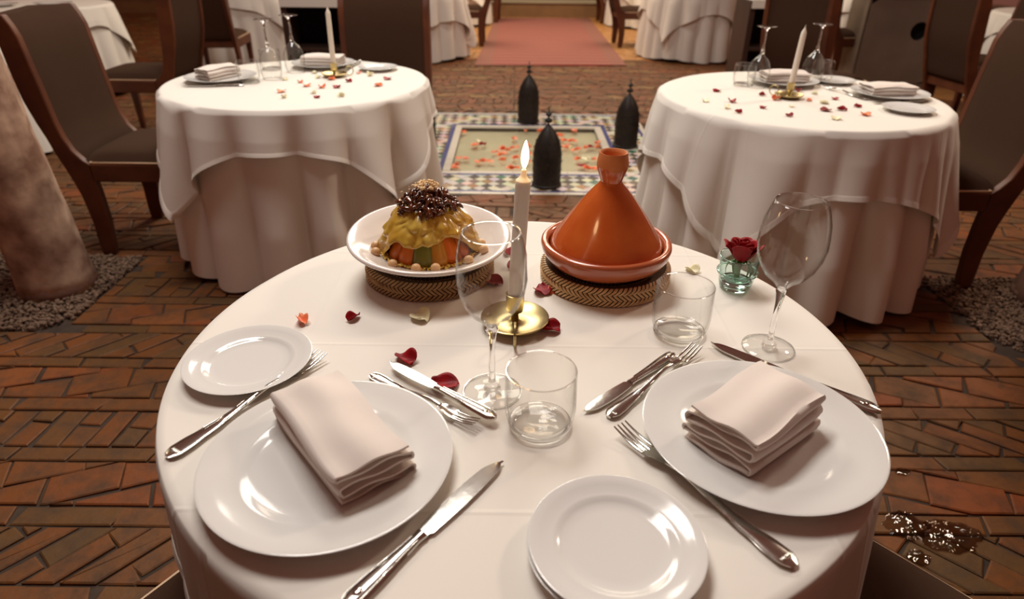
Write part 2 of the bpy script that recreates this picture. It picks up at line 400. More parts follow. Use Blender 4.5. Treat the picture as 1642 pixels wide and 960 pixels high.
o = bpy.data.objects.new('honey_paving', tint_mesh(hon, 'honey_paving', M['honey'], htl)); C.objects.link(o); o.parent = floor; tag(o, 'lighter honey coloured bricks at the far end', kind='stuff')
# mosaic frame of glazed tiles
def tile_mat():
    m = mat('glazed_mosaic_tile', (.5,.5,.5), .22, coat=.3); t = m.node_tree
    at = node(t, 'ShaderNodeAttribute', attribute_name='tint'); t.links.new(at.outputs['Color'], t.nodes['Principled BSDF'].inputs['Base Color']); return m
M['tile'] = tile_mat()
WHT, BLU, BLK, OCH, GRN = (.62,.57,.47), (.035,.05,.20), (.055,.045,.04), (.30,.17,.06), (.05,.16,.11)
pan = MB()
for (a, b, c, d) in ((MOS[0], BAS[0], MOS[2], MOS[3]), (BAS[1], MOS[1], MOS[2], MOS[3]), (BAS[0], BAS[1], MOS[2], BAS[2]), (BAS[0], BAS[1], BAS[3], MOS[3])): pan.box(a, b, c, d, -.010, -.0055)
mosaic = obj('mosaic_panel', pan, mat('pale_grout', (.40, .36, .29), .8), floor, smooth=0)
TL = []
def strip(rect, w_, col, seg):
    a, b, c, d = rect
    for (x0, x1, y0, y1, ax) in ((a, b, c, c+w_, 0), (a, b, d-w_, d, 0), (a, a+w_, c+w_, d-w_, 1), (b-w_, b, c+w_, d-w_, 1)):
        L = (x1-x0) if ax == 0 else (y1-y0); n = max(1, round(L/seg))
        for k in range(n):
            TL.append(([(x0+L*k/n, y0), (x0+L*(k+1)/n, y0), (x0+L*(k+1)/n, y1), (x0+L*k/n, y1)] if ax == 0 else [(x0, y0+L*k/n), (x1, y0+L*k/n), (x1, y0+L*(k+1)/n), (x0, y0+L*(k+1)/n)], col))
def shr(r, w_): return (r[0]+w_, r[1]-w_, r[2]+w_, r[3]-w_)
strip(MOS, .035, WHT, .12); r1 = shr(MOS, .035); strip(r1, .022, BLU, .12); r2 = shr(r1, .022)
ri = (INN[0]-.03, INN[1]+.03, INN[2]-.03, INN[3]+.03); strip(ri, .03, BLU, .12); strip(INN, .05, WHT, .12)
tr_ = random.Random(3); TS = .082
for (a, b, c, d) in ((r2[0], r2[1], r2[2], ri[2]), (r2[0], r2[1], ri[3], r2[3]), (r2[0], ri[0], ri[2], ri[3]), (ri[1], r2[1], ri[2], ri[3])):
    for i in range(int((r2[1]-r2[0])/TS)+2):
        for j in range(int((r2[3]-r2[2])/TS)+2):
            for hlf in (0, 1):
                cx = r2[0]+(i+.5*hlf)*TS; cy = r2[2]+(j+.5*hlf)*TS; h = TS/2
                p = cliprect([(cx-h, cy), (cx, cy-h), (cx+h, cy), (cx, cy+h)], a, b, c, d)
                if len(p) < 3 or parea(p) < 1e-4: continue
                col = WHT if hlf else [BLK, OCH, BLK, OCH, GRN][(i+j*2) % 5] if (i+j) % 2 else [BLK, (.14,.10,.08), WHT][(i+2*j) % 3]
                TL.append((p, tuple(x*tr_.uniform(.8, 1.12) for x in col)))
TL.sort(key=lambda q: sum(v[1] for v in q[0])/len(q[0]))
rest = MB(); rtl = []; nt = 0
for p, col in TL:
    mb = MB(); tl = []; z1 = tr_.uniform(-.0012, .0008)
    if nt < 300 and slab(mb, p, -.006, z1, .0012, .001, col, tl, tr_):
        o = bpy.data.objects.new('tile', tint_mesh(mb, 'tile', M['tile'], tl)); C.objects.link(o); o.parent = mosaic; nt += 1
    elif nt >= 300: slab(rest, p, -.006, z1, .0012, .001, col, rtl, tr_)
o = bpy.data.objects.new('tile_field', tint_mesh(rest, 'tile_field', M['tile'], rtl)); C.objects.link(o); o.parent = mosaic; tag(o, kind='stuff')
bs = MB(); bs.box(BAS[0], BAS[1], BAS[2], BAS[3], -.06, -.032)
obj('basin_bed', bs, mat('pale_stone_basin', (.80, .69, .50), .5, var=(.66, .57, .41), vscale=3), floor, smooth=0)
wt = MB(); wt.box(BAS[0]+.001, BAS[1]-.001, BAS[2]+.001, BAS[3]-.001, -.0315, -.012)
tag(obj('basin_water', wt, M['water'], floor, smooth=0), 'still shallow water in the mosaic basin')

# gravel beds
def ico(r, rnd):
    g = (1+5**.5)/2; vs = [(-1,g,0),(1,g,0),(-1,-g,0),(1,-g,0),(0,-1,g),(0,1,g),(0,-1,-g),(0,1,-g),(g,0,-1),(g,0,1),(-g,0,-1),(-g,0,1)]
    fs = [(0,11,5),(0,5,1),(0,1,7),(0,7,10),(0,10,11),(1,5,9),(5,11,4),(11,10,2),(10,7,6),(7,1,8),(3,9,4),(3,4,2),(3,2,6),(3,6,8),(3,8,9),(4,9,5),(2,4,11),(6,2,10),(8,6,7),(9,8,1)]
    s = Vector((rnd.uniform(.6,1.2), rnd.uniform(.6,1.2), rnd.uniform(.5,.9))); q = Matrix.Rotation(rnd.uniform(0,6), 3, 'Z') @ Matrix.Rotation(rnd.uniform(0,6), 3, 'X')
    return [q @ Vector((x*s.x, y*s.y, z*s.z))*(r/1.9)*rnd.uniform(.9,1.1) for x,y,z in vs], fs
for bi, (a, b, c, d) in enumerate(BEDS):
    gr = random.Random(20+bi); g = MB()
    for k in range(6500):
        x = gr.uniform(a, b); yy = gr.uniform(c, d); r = gr.uniform(.005, .011)
        ex = (b-x) if bi == 0 else (x-a); ey = yy-c
        if ex+ey < .10+gr.uniform(0, .04): continue
        vs, fs = ico(r, gr); z = gr.uniform(-.004, .012); g.add([v+Vector((x, yy, z)) for v in vs], fs)
    o = obj('gravel_bed', g, M['pebble'], None, smooth=0)
    tag(o, ['brown gravel bed around the pale trunk at left', 'brown gravel bed around the dark trunk at right edge'][bi], 'gravel', kind='stuff')

# step and rear wall
st = MB(); st.box(-9, 9, 12.95, 14.2, -.02, .235); 
tag(obj('trim_1', st, mat('tawny_tiled_step', (.20, .105, .045), .5, var=(.27, .15, .065), vscale=3), smooth=0), 'low tawny step across the far end of the room', 'step', kind='structure')
st = MB(); st.box(-9, 9, 12.93, 13.35, .2352, .262)
tag(obj('trim_2', st, mat('pale_step_edge', (.36, .30, .20), .5), smooth=0), 'pale stone edge on top of the far step', 'step', kind='structure')
st = MB(); st.box(-9, 9, 13.7, 13.85, 0, 3.2)
tag(obj('wall_back', st, mat('grey_green_plaster', (.17, .16, .115), .8, var=(.22, .2, .15), vscale=3), smooth=0), 'grey green wall behind the far step', 'wall', kind='structure')

# rug
rg = MB(); cr = [(-.455, 7.85), (1.295, 7.95), (1.34, 12.82), (-.345, 12.68)]
rg.add([(x, y_, .003) for x, y_ in cr]+[(x, y_, .012) for x, y_ in cr], [(3,2,1,0),(4,5,6,7),(0,1,5,4),(1,2,6,5),(2,3,7,6),(3,0,4,7)])
def rug_mat():
    m = mat('faded_red_striped_wool', (.3,.08,.06), .95); t = m.node_tree; b = t.nodes['Principled BSDF']; tc = node(t, 'ShaderNodeTexCoord'); wv = node(t, 'ShaderNodeTexWave', bands_direction='Y')
    wv.inputs['Scale'].default_value = 1.5; wv.inputs['Distortion'].default_value = .4; wv.inputs['Detail'].default_value = 3; t.links.new(tc.outputs['Object'], wv.inputs['Vector'])
    r = node(t, 'ShaderNodeValToRGB'); r.color_ramp.elements[0].position = .3; r.color_ramp.elements[0].color = (.25,.045,.032,1); r.color_ramp.elements[1].position = .8; r.color_ramp.elements[1].color = (.27,.135,.105,1)
    t.links.new(wv.outputs['Fac'], r.inputs[0])
    sp = node(t, 'ShaderNodeSeparateXYZ'); t.links.new(tc.outputs['Object'], sp.inputs[0])
    e = math_(t, 'LESS_THAN', sp.outputs[0], -.26); e2 = math_(t, 'GREATER_THAN', sp.outputs[0], 1.12); e = math_(t, 'ADD', e, e2)
    mx = node(t, 'ShaderNodeMix', data_type='RGBA'); t.links.new(math_(t, 'MULTIPLY', e, .55), mx.inputs[0]); t.links.new(r.outputs[0], mx.inputs[6]); mx.inputs[7].default_value = (.21,.10,.07,1); t.links.new(mx.outputs[2], b.inputs['Base Color']); return m
tag(obj('rug', rg, rug_mat(), smooth=0), 'faded red striped rug lying in the aisle at the far end', 'rug')

# ------------------------------------------------------------------ tree trunks
def trunk(name, base, r, lean, m, label, H=3.2):
    mb = MB(); n = 40; rings = []
    for i in range(40):
        z = H*i/39; rr = r*(1.12-.12*min(1, z/.5)) * (1 if z > .05 else 1.06)
        ring = []
        for k in range(n):
            a = 2*PI*k/n; p = Vector((math.cos(a)*1.3, math.sin(a)*1.3, z*2.2)); q = rr*(1+.10*noise.noise(p+Vector((*base, 0)))+.05*noise.noise(p*3.1))
            ring.append((q*math.cos(a)+lean[0]*z+.02*math.sin(z*2.5), q*math.sin(a)+lean[1]*z, z-.01))
        rings.append(ring)
    mb.loft(rings); t = thing(name, label, 'tree trunk', (*base, 0)); obj('trunk', mb, m, t, smooth=180)
    b = MB(); b.lathe([(r*1.0, -.02), (r*1.13, .0), (r*1.14, .03), (r*1.05, .055)], 32); obj('root_collar', b, M['bark2'], t)
trunk('tree_trunk', (-1.915, 2.44), .128, (-.10, .02), M['bark'], 'pale weathered tree trunk rising from gravel at far left')
trunk('tree_trunk', (2.30, 2.40), .165, (.09, .02), M['bark2'], 'dark tree trunk cut off by the right edge of the photo')

# ------------------------------------------------------------------ tables with cloths
def under_r(th, t, rt_, seed, A, n, fl=1):
    ph = n*th/2+seed+.55*math.sin(2*th+seed*2)+.45*math.sin(3*th+seed)+.2*math.sin(5*th)
    g = 2*abs(math.sin(ph))**.85-1.15
    am = .75+.35*math.sin(2*th+seed*1.7)
    return rt_+(.012+.045*t)*fl+A*am*g*min(1, t*1.5)**1.3
def table(x, y, rt_, labels, a, rot, seed, A=.064, n=17, detail=1, fl=1):
    t = thing('round_table', labels[0], 'table', (x, y, 0))
    mb = MB(); mb.lathe([(0, .718), (rt_-.004, .718), (rt_-.004, .743), (0, .743)], 64); obj('tabletop', mb, M['wood'], t)
    mb = MB(); mb.lathe([(0, 0), (.20, 0), (.20, .02), (.06, .05), (.035, .1), (.035, .718), (0, .718)], 24); obj('pedestal', mb, M['iron'], t)
    NT = 220*detail; hem = .028
    def fu(u, v):
        th = 2*PI*u
        if v < .3: s = v/.3; r = (rt_+.002)*s; return (r*math.cos(th), r*math.sin(th), .7445)
        t_ = (v-.3)/.7; z = .7445-(.7445-hem)*t_; r = under_r(th, t_, rt_, seed, A, n, fl)
        if t_ < .03: r = rt_+.003
        return (r*math.cos(th), r*math.sin(th), z+.015*math.sin(5*th+seed)*t_)
    mb = MB(); mb.grid(fu, NT, 44*detail, wrap=True)
    c = obj('tablecloth', mb, M['linen'], smooth=180, loc=(x, y, 0)); tag(c, labels[1], 'tablecloth')
    ro = random.Random(int(seed*10)); ph = [ro.uniform(0, 6) for _ in range(4)]
    def fo(u, v):
        th = 2*PI*u; ca, sa = abs(math.cos(th-rot)), abs(math.sin(th-rot)); L = a/max(ca, sa); Lr = a*1.40
        L = min(L, Lr)*(1+.015*math.sin(7*th+ph[0]))
        if v < .4: r = (rt_+.0045)*v/.4; return (r*math.cos(th), r*math.sin(th), .7490)
        s = (v-.4)/.6*(L-rt_)
        if s < .012: q = s/.012*PI/2; return ((rt_+.0045+.004*math.sin(q))*math.cos(th), (rt_+.0045+.004*math.sin(q))*math.sin(th), .7490-.006*(1-math.cos(q)))
        z = .7490-s*.985; t_ = (.7445-z)/(.7445-hem)
        base = under_r(th, max(t_, 0), rt_, seed, A, n, fl)
        corner = max(0, (L-a)/(a*.34))
        pl = 2*abs(math.sin(6*th+ph[1]+.7*math.sin(3*th+ph[3])))**.8-1
        e = .007+max(0, s-.01)*(.07+.10*pl)*(.55+.5*corner)+.010*min(1, s*9)*(pl+1)*.5
        e = .006+(e-.006)*fl
        if v > .985: e += .002
        return ((base+e)*math.cos(th), (base+e)*math.sin(th), z+.012*corner*math.sin(14*th+ph[2]))
    mb = MB(); mb.grid(fo, 300*detail, 56, wrap=True)
    c = obj('table_overlay', mb, M['top_linen'], smooth=180, loc=(x, y, 0), solid=.0016); tag(c, labels[2], 'tablecloth')
    # stitched hem round the edge of the overlay
    if detail > 1 or seed < 3:
        pts = [Vector(fo(k/300, 1.0)) for k in range(300)]; p2 = [Vector(fo(k/300, .955)) for k in range(300)]
        hb = MB(); rings = []
        for p, q in zip(pts, p2):
            nrm = Vector((p.x, p.y, 0)).normalized(); rings.append([p+nrm*.0005, q+nrm*.0005, q+nrm*.0024, p+nrm*.0026])
        rings.append(rings[0]); hb.loft(rings, cap=False); obj('hem', hb, M['linen'], c, smooth=60)
    return t
table(.013, .878, .5155, ('near round dining table under white linen', 'floor-length white cloth on the near table', 'square white top cloth on the near table, under the plates'), .66, .35, 1.0, A=.020, detail=2, fl=.35)
table(-.95, 2.985, .55, ('back left round table behind the food plate', 'floor-length white cloth of the back left table, pinkish in shade', 'square white top cloth on the back left table, pointed corners hanging'), .70, .10, 2.0)
table(1.172, 2.779, .55, ('back right round table behind the rose glass', 'floor-length white cloth of the back right table, pinkish in shade', 'square white top cloth on the back right table, long corners hanging'), .775, .12, 2.6)

# ------------------------------------------------------------------ chairs
PROF = [(1.03,-.105,-.165),(.99,-.085,-.163),(.946,-.07,-.158),(.85,-.06,-.152),(.779,-.052,-.147),(.70,-.044,-.137),(.607,-.035,-.113),(.549,-.024,-.094),(.487,0,-.078),(.447,.034,-.066),(.425,.066,-.058),(.36,.063,-.038),(.286,.067,-.02),(.163,.068,-.008),(.05,.058,-.010),(0,.05,-.006)]
def make_chair(label, loc, rot):
    t = thing('dining_chair', label, 'chair', loc, rot)
    for s in (-1, 1):
        y0, y1 = (.212, .246) if s > 0 else (-.246, -.212)
        mb = MB(); rings = []
        for (z, xi, xo) in PROF: rings.append([(xo, y0, z), (xi, y0, z), (xi, y1, z), (xo, y1, z)])
        mb.loft(rings); obj('back_post', mb, M['wood'], t, smooth=40, bev=.005)
        mb = MB(); mb.add([], []); rings = [[(x_, s*.229+yy, z) for x_, yy in ((.05,-.017),(.50,-.017),(.50,.017),(.05,.017))] for z in (.352, .432)]
        mb.loft(rings); obj('side_rail', mb, M['wood'], t, smooth=40, bev=.006)
        mb = MB(); rings = []
        for z, h in ((0, .017), (.2, .021), (.36, .026), (.43, .026)): rings.append([(.475+a*h, s*.219+b*h, z) for a, b in ((-1,-1),(1,-1),(1,1),(-1,1))])
        mb.loft(rings); obj('leg', mb, M['wood'], t, smooth=40, bev=.004)
    mb = MB(); mb.box(.468, .500, -.21, .21, .352, .43); obj('front_rail', mb, M['wood'], t, smooth=40, bev=.006)
    mb = MB(); mb.box(-.03, .03, -.214, .214, .36, .425); obj('rear_rail', mb, M['wood'], t, smooth=40, bev=.004)
    def fs(u, v):
        x = .02+.478*v; yy = (-.236+.472*u); e = (1-abs(2*u-1)**4)*(1-abs(2*v-1)**4); return (x, yy, .434+.058*e**.45)
    mb = MB(); mb.grid(fs, 20, 20); n = len(mb.v); mb.box(.0, .47, -.208, .208, .40, .434); seat = obj('seat', mb, M['uph'], t, smooth=70)
    pp = [(x_, yy, .438) for x_, yy in [(.06,-.242),(.25,-.242),(.485,-.242),(.503,-.22),(.503,.22),(.485,.242),(.25,.242),(.06,.242)]]
    mb = MB(); mb.tube(pp, .0042, 6, closed=True); obj('piping', mb, M['piping'], seat)
    mb = MB(); rings = []
    P = [(z, xi, xo) for z, xi, xo in PROF if z > .44]+[(.425, .03, -.05)]
    for (z, xi, xo) in P:
        a = xi+.004; b = xo+.012; w_ = .213; dz = .012
        rings.append([(b, -w_, z), (a-.006, -w_, z), (a, -.15, z), (a-.012, 0, z+ (dz if z > 1 else 0)), (a, .15, z), (a-.006, w_, z), (b, w_, z), (b-.004, 0, z+(dz if z > 1 else 0))])
    mb.loft(rings); obj('backrest', mb, M['uph'], t, smooth=60)
    return t
ch0 = make_chair('brown upholstered chair at far left beside the pale trunk', (-1.90, 3.01, 0), 0)
def chair(label, x, y, rot): return dup(ch0, label, (x, y, 0), rot)
chair('brown upholstered chair cut off by the right edge, drawn up to the back right table', 1.98, 2.765, PI)
chair('brown upholstered chair facing the camera behind the back left table', -.715, 3.78, -PI/2)
chair('brown chair just right of the far left chair, facing left', -2.37, 4.82, PI)
chair('dark chair seen from behind, beyond the back left table', -2.86, 6.55, PI/2+.1)
chair('far chair by the rug on its left, facing the tall white clothed table', -.42, 9.55, PI)
chair('farthest chair on the left of the rug, near the step', -.28, 12.2, PI*.98)
chair('far chair by the rug on its right, partly behind the cream clothed table', 1.38, 9.6, .05)
chair('farthest chair on the right of the rug, near the step', 1.45, 12.3, .05)
chair('dark brown chair behind the leaning candle of the back right table', 1.95, 4.72, .62)
chair('orange brown framed chair behind the back right table, turned towards a white table', 3.22, 7.3, .2)
chair('dark framed chair just right of the cabinet with the round hole', 3.2, 5.0, .1)
chair('chair between the cabinet with the round hole and the right edge chair', 4.05, 5.65, PI)
# the two diners' chairs, pushed in close to the near table
f1 = math.atan2(.74, -.68); chair('dark brown chair at lower right, tucked under the near table', .465+.68*.20+.022, .52-.74*.20+.020, f1)
f2 = math.atan2(.83, .55); chair('dark brown chair at lower left, tucked under the near table', -.345-.55*.20, .52-.83*.20, f2)

# ------------------------------------------------------------------ far tables
FT = [(-4.20, 6.25, 'far left table behind the far left chair', .74, 1.2), (-3.05, 8.0, 'far table behind the dark chair seen from behind, left half', .70, .2), (-1.22, 8.52, 'white clothed far table just left of the red rug', .88, .78),
      (-1.05, 11.9, 'farthest table left of the red rug', .8, .1), (2.18, 8.75, 'cream clothed far table just right of the red rug', .80, .1), (2.15, 11.9, 'farthest table right of the red rug', .8, .4), (4.25, 8.1, 'far table beyond the back right candle', .72, .5), (4.95, 6.35, 'far right table behind the right edge chair', .72, .3), (-3.75, 4.15, 'left table hidden behind the pale trunk', .72, .3)]
for i, (x, y_, nm, a, ro) in enumerate(FT):
    table(x, y_, .58, ('round '+nm, 'floor-length cloth on the '+nm, 'square top cloth on the '+nm), a, ro, 3.1+i*.7, A=.045, n=19)

# ------------------------------------------------------------------ sideboards and bin cabinet
def sideboard(x, y_, w_, label, llabel, z=.84):
    t = thing('sideboard', label, 'sideboard', (x, y_, 0)); D = .42; m = M['wood2']
    for s in (-1, 1): mb = MB(); mb.box(s*w_/2-.025, s*w_/2+.025, 0, D, 0, z); obj('side_panel', mb, m, t, smooth=0, bev=.004)
    for k, zz in enumerate((.06, .43, z-.03)): mb = MB(); mb.box(-w_/2+.025, w_/2-.025, .01, D, zz, zz+.03); obj('shelf' if k < 2 else 'top', mb, m, t, smooth=0, bev=.003)
    mb = MB(); mb.box(-w_/2+.025, w_/2-.025, D-.02, D, .09, z-.03); obj('back_panel', mb, M['black'], t, smooth=0)
    mb = MB(); mb.box(-w_/2-.02, w_/2+.02, -.02, D+.01, z, z+.012); mb.box(-w_/2-.02, w_/2+.02, -.026, -.02, z-.06, z+.012)
    tag(obj('sideboard_cloth', mb, M['linen'], smooth=0, loc=(x, y_, 0), bev=.004), llabel, 'cloth')
M['wood2'] = mat('very_dark_wood', (.035, .018, .012), .45, var=(.05, .024, .015), vscale=5); M['black'] = mat('black_interior', (.004, .004, .004), .8)
sideboard(-1.66, 5.9, .52, 'dark open sideboard behind the back left table', 'white runner on the left sideboard')
sideboard(2.36, 6.2, .60, 'dark open sideboard behind the back right table', 'white runner on the right sideboard')
t = thing('bin_cabinet', 'taupe bin cabinet with a round black hole in front, upper right', 'cabinet', (3.78, 6.9, 0), -.12)
mb = MB(); hx, hz, hr, W2, Hc = .17, .53, .085, .36, .82; n = 32; fr = []
def sq(a):
    c, s = math.cos(a), math.sin(a); return c, s
ring = [(hx+hr*math.cos(2*PI*k/n), -.0, hz+hr*math.sin(2*PI*k/n)) for k in range(n)]; outer = []
for k in range(n):
    c, s = math.cos(2*PI*k/n), math.sin(2*PI*k/n); cand = []
    if c > 1e-6: cand.append((W2-hx)/c)
    if c < -1e-6: cand.append((-W2-hx)/c)
    if s > 1e-6: cand.append((Hc-hz)/s)
    if s < -1e-6: cand.append((0.04-hz)/s)
    q = min(cand); outer.append((hx+q*c, 0, hz+q*s))
deep = [(p[0], .05, p[2]) for p in ring]
mb.loft([outer, ring, deep], cap=False)
M['taupe'] = mat('streaked_taupe_board', (.16, .115, .085), .5, var=(.22, .165, .12), vscale=2.5)
obj('front_panel', mb, M['taupe'], t, smooth=30)
mb = MB(); mb.box(-W2, -W2+.02, 0, .5, .04, Hc); mb.box(W2-.02, W2, 0, .5, .04, Hc); mb.box(-W2, W2, .48, .5, .04, Hc); mb.box(-W2, W2, .01, .5, .0, .04); obj('carcass', mb, M['taupe'], t, smooth=0)
mb = MB(); mb.box(-W2+.02, W2-.02, .10, .12, .04, Hc); obj('dark_liner', mb, M['black'], t, smooth=0)
mb = MB(); mb.box(-W2-.02, W2+.02, -.02, .52, Hc, Hc+.03); obj('top', mb, mat('pale_wood_top', (.36, .25, .17), .5), t, smooth=0, bev=.005)

# ------------------------------------------------------------------ iron lanterns on the mosaic
def make_lantern(label, loc, rot=0):
    t = thing('iron_lantern', label, 'lantern', loc, rot, None)
    prof = [(0, 0), (.084, 0), (.086, .012), (.082, .02), (.083, .10), (.084, .16), (.081, .21), (.073, .255), (.058, .295), (.038, .33), (.018, .355), (.006, .366), (0, .368)]
    mb = MB(); mb.lathe(prof, 32, fn=lambda p, a, r, z: (p[0]*(1+.02*math.cos(8*a)), p[1]*(1+.02*math.cos(8*a)), p[2])); obj('dome', mb, M['iron'], t, smooth=40)
    mb = MB(); mb.lathe([(0, .36), (.007, .362), (.005, .374), (.020, .379), (.0225, .389), (.016, .40), (.005, .404), (.006, .411), (.016, .417), (.018, .426), (.011, .435), (.004, .438), (.003, .455), (.005, .459), (0, .468)], 16); obj('finial', mb, M['iron'], t)
    mb = MB()
    for row, (z, r) in enumerate(((.06, .0835), (.105, .0845), (.15, .086), (.195, .084), (.235, .079), (.272, .069))):
        for k in range(16):
            a = 2*PI*(k+.5*(row % 2))/16; rr = r*(1+.02*math.cos(8*a)); mb.sphere((rr*math.cos(a), rr*math.sin(a), z), .0045, 6, 4)
    tag(obj('rivets', mb, M['iron'], t), kind='stuff')
    mb = MB(); mb.lathe([(.086, .0), (.090, .004), (.090, .014), (.084, .018)], 32); obj('base_ring', mb, M['iron'], t)
    return t
la = make_lantern('black domed iron lantern on the near edge of the mosaic, beside the flame', (.20, 3.80, 0))
dup(la, 'black domed iron lantern on the far edge of the mosaic', (.115, 5.33, 0), .2)
dup(la, 'black domed iron lantern on the right edge of the mosaic, above the clay pot', (.80, 4.66, 0), .4)
dup(la, 'black domed iron lantern mostly hidden by the back left cloth', (-.635, 4.62, 0), .1)

# ------------------------------------------------------------------ tableware builders
def plate(name, R_, well, h, label, cat, loc, group=None, foot=.62):
    w_ = R_*well; k = R_/.15
    prof = [(0, .004), (R_*foot-.006*k, .004), (R_*foot-.003*k, .0), (R_*foot, .0), (R_*foot+.004*k, .004), (w_, .0085*k), (R_*.85, h*.70), (R_*.975, h*.93), (R_*.995, h*.96), (R_, h*.985), (R_*.995, h), (R_*.975, h*1.0), (R_*.86, h*.86), (w_+.012*k, h*.70), (w_+.006*k, h*.685), (w_, h*.64), (w_-.006*k, h*.52), (w_-.014*k, h*.42), (w_-.03*k, h*.385), (0, h*.37)]
    mb = MB(); mb.lathe(prof, 96); o = obj(name, mb, M['china'], smooth=50, loc=loc); tag(o, label, cat, group); return o
TZ = .7502
dp = plate('dinner_plate', .150, .67, .0225, 'large white dinner plate at left holding a folded napkin, nearest the camera', 'plate', (-.22, .601, TZ))
dup(dp, 'large white dinner plate on the right holding a folded napkin', (.322, .661, TZ))
sp_ = plate('side_plate', .093, .69, .0165, 'small white side plate beside the fork at left', 'plate', (-.394, .814, TZ))
dup(sp_, 'upper white side plate of the nearest stack of two, front centre', (.112, .478, TZ+.006))
dup(sp_, 'lower white side plate under another, front centre', (.1105, .4775, TZ))
dup(dp, 'white dinner plate at the left end of the back left table', (-1.285, 2.977, TZ))
dup(dp, 'white dinner plate at the rear of the back left table, behind the candle', (-.93, 3.345, TZ))
dup(sp_, 'white side plate at the right rim of the back left table', (-.651, 3.27, TZ))
dup(dp, 'white dinner plate at the right end of the back right table', (1.549, 2.791, TZ))
dup(sp_, 'white side plate near the right rim of the back right table', (1.489, 2.524, TZ))
dup(dp, 'white dinner plate at the rear of the back right table, behind the candle', (1.199, 3.036, TZ))
dup(sp_, 'white side plate behind the water glass on the back right table', (1.44, 3.07, TZ))
# plates on the far left table
dup(dp, 'white plate on the front of the far left table, above the chair back', (-3.98, 6.16, TZ))
dup(dp, 'white plate at the left of the far left table, at the photo corner', (-4.35, 6.0, TZ))

# folded napkins: one strip folded over and over
def napkin(label, loc, rot, L=.195, Wd=.092, layers=7, th=.0056, seed=1, tilt=0, lift=0):
    rnd = random.Random(seed); line = []
    for i in range(layers):
        w0 = Wd/2*(1-rnd.uniform(0, .06)); z = (i+.5)*th*1.12
        d = 1 if i % 2 == 0 else -1; ns = 12
        for k in range(ns+1):
            u = -1+2*k/ns; line.append((d*u*w0, z+th*.22*math.sin(4.5*d*u+i*1.7+seed)+.003*(1-u*u)*i/layers))
        if i < layers-1:
            for a in (30, 70, 110, 150):
                q = math.radians(a); line.append((d*(w0+.003*math.sin(q)), z+th*.56*(1-math.cos(q))))
    n = len(line); half = th*.33
    nrm = []
    for i in range(n):
        a = Vector(line[max(i-1, 0)]); b = Vector(line[min(i+1, n-1)]); t_ = (b-a).normalized() if (b-a).length > 1e-9 else Vector((1, 0)); nrm.append(Vector((-t_.y, t_.x)))
    rings = []; NL = 18
    for j in range(NL+1):
        s = j/NL; yy = -L/2+L*s; e = min(s, 1-s)
        sec = []
        for sgn in (1, -1):
            idx = range(n) if sgn > 0 else range(n-1, -1, -1)
            for i in idx:
                p = Vector(line[i])+nrm[i]*half*sgn*(1-.5*max(0, 1-e*40))
                ly = p.y/(layers*th*1.12); bulge = .006*ly*math.sin(PI*s)*math.cos(p.x/Wd*3)
                off = .0035*math.sin(i*.21+seed)*(1 if j in (0, NL) else .2 if j in (1, NL-1) else 0)
                xo = .004*math.sin(s*5+ly*3+seed)*ly
                sec.append((p.x*(1-.04*ly*math.sin(PI*s))+xo, yy+off, max(p.y+bulge+.0012*math.sin(9*s+p.x*60)*ly, .0003)))
        rings.append(sec)
    mb = MB(); mb.loft(rings); o = obj('folded_napkin', mb, M['napkin'], smooth=60, loc=loc); o.rotation_euler = (tilt, lift, rot); return tag(o, label, 'napkin')
PZ_ = TZ+.0092
napkin('folded cream napkin on the nearest left plate, layers facing the knife', (-.212, .628, PZ_), math.atan2(-.153, .126)-PI/2+PI, .190, .090, 5, .0092, 1)
napkin('folded cream napkin on the right dinner plate, slumped stack', (.312, .662, PZ_), math.atan2(.095, .121)+PI/2+PI, .152, .092, 6, .0088, 4)
napkin('rolled napkin on the plate at the left end of the back left table', (-1.30, 2.99, PZ_), -.5, .17, .09, 7, .006, 6)
napkin('folded napkin on the rear plate of the back left table', (-.93, 3.345, PZ_), PI/2, .19, .10, 7, .0055, 7)
napkin('folded napkin on the right end plate of the back right table', (1.545, 2.80, PZ_), PI/2+.1, .19, .11, 6, .0055, 8)
napkin('folded napkin on the rear plate of the back right table', (1.20, 3.04, PZ_), PI/2, .19, .10, 7, .0055, 9)

